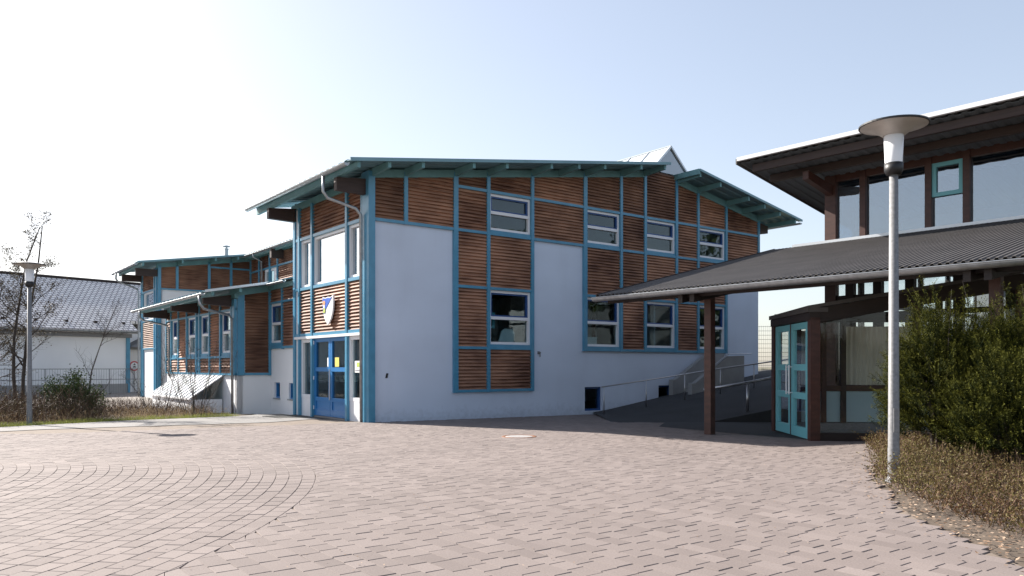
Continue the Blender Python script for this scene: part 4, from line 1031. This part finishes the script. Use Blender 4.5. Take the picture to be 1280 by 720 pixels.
# ------------------------------------------------------------------ plants
def nrm(a): return a/np.maximum(np.linalg.norm(a, axis=-1, keepdims=True), 1e-9)
def leaf_quads(P, D, L, W, up=None):
    """quads from base P along D, length L, width W (arrays); up gives the blade's plane"""
    P = np.asarray(P); D = nrm(np.asarray(D)); N_ = len(P)
    rnd = rng.normal(size=(N_, 3)) if up is None else up
    S = nrm(np.cross(D, rnd)); L = np.broadcast_to(L, N_)[:, None]; W = np.broadcast_to(W, N_)[:, None]
    m = P + D*L*.5
    return np.stack([P, m + S*W*.5, P + D*L, m - S*W*.5], 1)
def yew(loc, r, h, n, label, seed, tall=()):
    global rng
    rng = np.random.default_rng(seed)
    o = empty('yew_shrub', (*loc, gz(*loc)-.02), 0, label, 'shrub', 'yew shrubs in the right hand bed')
    Q = []; T = []; tw = MB()
    for k in range(n):
        # shoot tips spread through an egg-shaped volume, denser near the outside
        a = rng.uniform(0, 2*math.pi); e = rng.uniform(-.15, 1)**1.0
        rad = rng.uniform(.45, 1.0)**.5
        ce = math.sqrt(max(0, 1-e*e))
        lump = 1 + .16*math.sin(3*a+seed) + .10*math.sin(5*a+2*e*5)
        base = np.array([math.cos(a)*ce*r*rad*lump, math.sin(a)*ce*r*rad*lump, .30*h + e*.62*h*rad*lump*.92])
        if base[2] < .12: base[2] = rng.uniform(.1, .4)
        out = nrm(np.array([math.cos(a)*(.35+ce)-.15, math.sin(a)*(.35+ce), .75 + .9*max(e, 0)]) + rng.normal(0, .22, 3))
        L = rng.uniform(.36, .72)*(1.25 if e > .75 else 1)
        shoots = [(base - out*L*.55, out, L)]
        for j in range(rng.integers(7, 11)):
            t = rng.uniform(.1, .9); side = nrm(out + rng.normal(0, .42, 3) + np.array([0, 0, .15])); shoots.append((base - out*L*.55 + out*L*t, side, L*rng.uniform(.28, .5)*(1.15-t*.6)))
        shade = rng.uniform(.0, .45)
        for p, d, l_ in shoots:
            m_ = max(6, int(l_/.011)); t = np.linspace(0, 1, m_)
            bend = np.array([0, 0, .12*l_]); pts = p + d*l_*t[:, None] + bend*(t**2)[:, None]
            s = nrm(np.cross(d, rng.normal(size=3)))
            sg = np.where(np.arange(m_) % 2 == 0, 1, -1)[:, None]
            D = nrm(d*.75 + s*sg*.9 + rng.normal(0, .14, (m_, 3)))
            Q.append(leaf_quads(pts, D, rng.uniform(.030, .046, m_), .011))
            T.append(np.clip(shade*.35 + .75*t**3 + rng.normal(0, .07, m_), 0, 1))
    for (x, y, z, l_) in tall:                           # long leaders standing above the crown
        d = nrm(np.array([rng.normal(0, .12), rng.normal(0, .12), 1])); p0 = np.array([x, y, z])
        for j in range(26):
            t = rng.uniform(0, .95); side = nrm(np.array([rng.normal(), rng.normal(), .9])); sl = l_*.33*(1.1-t)
            m_ = max(6, int(sl/.010)); tt = np.linspace(0, 1, m_); pts = p0 + d*l_*t + side*sl*tt[:, None]
            s = nrm(np.cross(side, rng.normal(size=3))); sg = np.where(np.arange(m_) % 2 == 0, 1, -1)[:, None]
            Q.append(leaf_quads(pts, nrm(side*.75 + s*sg*.9), .035, .0085)); T.append(np.clip(.3+.45*tt+rng.normal(0, .1, m_), 0, 1))
        tw.tube([tuple(p0 - d*.8), tuple(p0 + d*l_)], [.012, .003], 5)
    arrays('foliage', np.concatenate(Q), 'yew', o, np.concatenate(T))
    for k in range(26):
        a = rng.uniform(0, 6.28); q = rng.uniform(.3, .75)
        tw.tube([(rng.normal(0, .1), rng.normal(0, .1), -.02), (math.cos(a)*r*q*.5, math.sin(a)*r*q*.5, h*.35), (math.cos(a)*r*q, math.sin(a)*r*q, h*rng.uniform(.45, .65))], [.03, .02, .006], 6)
    tw.build('stem', 'bark', o)
yew((6.62, 11.9), .88, 2.5, 680, 'left yew shrub with upright shoots right behind the near lamp pole', 3, [(-.45, -.1, 2.0, .55), (-.1, -.3, 2.15, .5), (.35, -.1, 2.2, .62)])
yew((7.85, 11.8), 1.2, 2.5, 880, 'right yew shrub reaching out of the picture beside the brown school', 5, [(-.35, -.5, 2.0, .7), (-.1, -.6, 1.9, .85)])
yew((6.95, 10.85), .92, 1.75, 620, 'lower front yew shrub between the two taller ones', 9)

def clump_stuff(name, n, poly, hgt, m, leafL, label, kind='stuff', per=7, lean=.5, stemm='twig', base=gz, sw=.007):
    Q = []; T = []; S_ = []; ST = []
    xs = [p[0] for p in poly]; ys = [p[1] for p in poly]; k = 0
    while k < n:
        x = rng.uniform(min(xs), max(xs)); y = rng.uniform(min(ys), max(ys))
        if not inside(poly, x, y): continue
        k += 1
        patch = .5 + .5*math.sin(x*2.3+1)*math.sin(y*1.9)
        h = hgt*rng.uniform(.45, 1.1)*(.75+.4*patch)
        d = nrm(np.array([rng.normal(0, lean), rng.normal(0, lean), 1.0])); p0 = np.array([x, y, base(x, y)-.02])
        p1 = p0 + d*h*.55; d2 = nrm(d + rng.normal(0, .45, 3)); p2 = p1 + d2*h*.5
        S_.append(leaf_quads([p0, p1], [d, d2], [h*.57, h*.52], [sw, sw*.7])); ST.append(rng.uniform(0, 1, 2))
        if per:
            t = rng.uniform(.2, 1, per); pts = np.where((t < .5)[:, None], p0 + (p1-p0)*(t*2)[:, None], p1 + (p2-p1)*(t*2-1)[:, None])
            Q.append(leaf_quads(pts, rng.normal(size=(per, 3)) + np.array([0, 0, .5]), rng.uniform(.6, 1.2, per)*leafL, leafL*.55)); T.append(np.clip(patch*.55 + rng.normal(.2, .2, per), 0, 1))
    so_ = arrays(name, np.concatenate(S_), stemm, None, np.concatenate(ST)); tag(so_, kind=kind)
    if Q: tag(arrays(label, np.concatenate(Q), m, None, np.concatenate(T)), kind=kind)
COT = [(6.9, 15.1), (5.80, 12.2), (5.02, 10.75), (4.50, 9.4), (4.38, 8.6), (4.25, 7.6), (4.25, 6.2), (4.5, 5.0), (7.5, 5.0), (8.4, 9.8), (9, 12), (9, 15)]
rng = np.random.default_rng(21)
clump_stuff('groundcover_twigs', 11000, COT, .46, 'cotoneaster', .030, 'groundcover_leaves', per=9)
def litter(n, along, spread, m, name, size=.04):
    P = []
    seg = [(Vector(a), Vector(b)) for a, b in zip(along, along[1:])]; wts = np.array([(b-a).length for a, b in seg]); wts /= wts.sum()
    for i in rng.choice(len(seg), n, p=wts):
        a, b = seg[i]; t = rng.uniform(); d = (b-a).normalized(); nn = Vector((d.y, -d.x)); q = a+(b-a)*t + nn*rng.normal(spread[0], spread[1])
        P.append((q.x, q.y, gz(q.x, q.y)+rng.uniform(.004, .02)))
    P = np.array(P); D = rng.normal(size=(n, 3)); D[:, 2] *= .12
    up = rng.normal(0, .25, (n, 3)); up[:, 2] = 1
    tag(arrays(name, leaf_quads(P, D, rng.uniform(.5, 1.3, n)*size, size*.6, up), m, None, rng.uniform(0, 1, n)), kind='stuff')
litter(1900, [(7.2, 15.4), (5.75, 12.2), (4.95, 10.7), (4.2, 8.8), (3.85, 7.35), (3.72, 5.7), (3.9, 3)], (-.25, .22), 'litter', 'leaf_litter', .045)
litter(700, [(-9, 16), (9, 14), (2, 8), (-4, 6), (3, 6), (4, 10)], (0, 1.6), 'litter', 'paving_crumbs', .022)

EDGE = [(-18, 14.6), (-15.3, 18.3), (-13.78, 20.95), (-13.40, 21.75), (-12.19, 24.2), (-9.57, 27.4)]
def band(poly, a, b):        # strip beside the edge, a..b metres into the planting
    out = []; inn = []
    for (x, y) in poly:
        out.append((x - a*.84, y + a*.54)); inn.append((x - b*.84, y + b*.54))
    return out + inn[::-1]
clump_stuff('grass_edge', 11000, band(EDGE, -.04, .6), .17, None, .03, '', per=0, lean=.6, stemm='grassgreen')
clump_stuff('dry_grass', 5200, band(EDGE, .35, 3.2), .45, None, .03, '', per=0, lean=.5, stemm='drygrass', sw=.010)
clump_stuff('bramble_thicket', 6500, band(EDGE[:-1], .7, 6.0), 1.2, 'budleaf', .05, 'bramble_leaves', per=5, lean=.6, sw=.016)
clump_stuff('gravel_brush', 4200, [(-13.5, 26), (-10.6, 28), (-13, 32), (-19, 33), (-21, 29)], .75, None, .05, '', per=0, lean=.6, sw=.014)

def branchy(loc, H, label, cat, name, seed, stems, spread, leaf=None, leafn=0, leafL=.05, r0=.05, depth=3, kids=7, upb=.5, low=.15):
    rg = np.random.default_rng(seed); o = empty(name, (*loc, gz(*loc)-.05), 0, label, cat); tr = MB(); tw = MB(); tips = []
    def grow(p, d, L, r, lev):
        n_ = 5 if lev < 2 else 3; pts = [p]; dd = d
        for i in range(n_):
            dd = nrm(dd + rg.normal(0, .10 + .05*lev, 3) + np.array([0, 0, .04])); pts.append(pts[-1] + dd*L/n_)
        rr = [r*(1-.75*i/n_) for i in range(n_+1)]
        (tr if lev == 0 else tw).tube([tuple(q) for q in pts], rr, 7 if lev == 0 else 4, cap=False)
        if lev >= depth-1: tips.extend(pts[1:])
        if lev < depth:
            for k in range(kids if lev else kids*2):
                t = rg.uniform(low if lev == 0 else .25, 1); i = min(int(t*n_), n_-1); q = pts[i] + (pts[i+1]-pts[i])*(t*n_-i)
                a = rg.uniform(0, 6.28); side = np.array([math.cos(a), math.sin(a), upb + rg.normal(0, .2)])
                grow(q, nrm(side*.9 + dd*.35), L*(spread*(1.25-.8*t) if lev == 0 else .5*rg.uniform(.7, 1.2)), max(.0035, r*(1-.7*t)*.5), lev+1)
    for s in range(stems):
        a = rg.uniform(0, 6.28); tl = .05 if stems < 3 else .35
        grow(np.array([math.cos(a)*.08*stems**.5, math.sin(a)*.08*stems**.5, 0.]), nrm(np.array([math.cos(a)*tl, math.sin(a)*tl, 1])), H*rg.uniform(.85, 1), r0, 0)
    tr.build('trunk' if stems < 3 else 'stem', 'bark', o, True); tw.build('branch', 'bark', o)
    if leaf:
        tips = np.array(tips); P = tips[rg.integers(0, len(tips), leafn)] + rg.normal(0, .05, (leafn, 3))
        arrays('foliage', leaf_quads(P, rng.normal(size=(leafn, 3)), rg.uniform(.6, 1.2, leafn)*leafL, leafL*.55), leaf, o, rg.uniform(0, 1, leafn))
branchy((-17.6, 27.9), 8.0, 'tall sparse tree with few dark leaves at the left edge behind the lamp', 'tree', 'bare_tree', 31, 2, .21, 'budleaf', 3000, .07, .07, 3, 6, .55)
branchy((-19.2, 28.6), 5.4, 'low spreading tree with bare branches at the left picture edge', 'tree', 'bare_tree', 37, 2, .34, 'budleaf', 2200, .07, .06, 3, 6, .3)
branchy((-14.1, 26.0), 4.2, 'thin bare sapling standing behind the dark evergreen shrub', 'tree', 'bare_tree', 33, 1, .30, None, 0, .05, .03, 2, 8, .7)
branchy((-11.2, 27.4), 2.9, 'bare many-stemmed shrub before the white glazed lean-to', 'shrub', 'bare_shrub', 35, 12, .32, 'budleaf', 500, .04, .014, 2, 3, .9)
branchy((-12.6, 27.6), 1.9, 'smaller bare shrub left of the glazed lean-to', 'shrub', 'bare_shrub', 36, 9, .35, 'budleaf', 300, .04, .012, 2, 3, .9)
branchy((12.6, 36.9), 2.0, 'small bare bush behind the wire mesh fence', 'shrub', 'bare_shrub', 38, 8, .35, None, 0, .04, .015, 2, 4, .9)
def evergreen(loc, r, h, n, label, seed):
    rg = np.random.default_rng(seed); o = empty('evergreen_shrub', (*loc, gz(*loc)-.05), 0, label, 'shrub')
    c = rg.normal(0, 1, (60, 3)); c = nrm(c)*rg.uniform(.3, 1, (60, 1))**.5; c[:, 2] = np.abs(c[:, 2]); c *= [r, r*.8, h*.9]; c[:, 2] += .1
    P = c[rg.integers(0, 60, n)] + rg.normal(0, .14, (n, 3)); P[:, 2] = np.abs(P[:, 2])
    arrays('foliage', leaf_quads(P, rg.normal(size=(n, 3)), rg.uniform(.06, .11, n), .04), 'evergreen', o, rg.uniform(0, 1, n))
    b = MB()
    for q in c[:26]: b.tube([(0, 0, 0), tuple(q*.5 + [0, 0, .1]), tuple(q)], [.03, .02, .006], 5)
    b.build('stem', 'bark', o)
evergreen((-14.6, 25.9), .95, 1.7, 5500, 'dark evergreen shrub between the far lamp pole and the sapling', 41)

# the dark wood beyond the brown school, seen only as a reflection in the hall's windows
def wood():
    rg = np.random.default_rng(77); Q = []; T = []
    for k in range(26):
        x = 44 + rg.uniform(0, 10); y = 4 + k*1.55 + rg.uniform(-.6, .6); h = rg.uniform(8.5, 14.5); r0 = h*.2
        n = 420; t = rg.uniform(0, 1, n)**.8; a = rg.uniform(0, 6.28, n); q = r0*(1-t)*rg.uniform(.3, 1, n) + .1
        P = np.c_[x + np.cos(a)*q, y + np.sin(a)*q, .3 + t*h]; D = np.c_[np.cos(a), np.sin(a), rg.normal(-.15, .25, n)]
        Q.append(leaf_quads(P, D, rg.uniform(.7, 1.3, n), .55)); T.append(rg.uniform(0, 1, n))
    tag(arrays('far_wood', np.concatenate(Q), 'evergreen', None, np.concatenate(T)), kind='stuff')
wood()
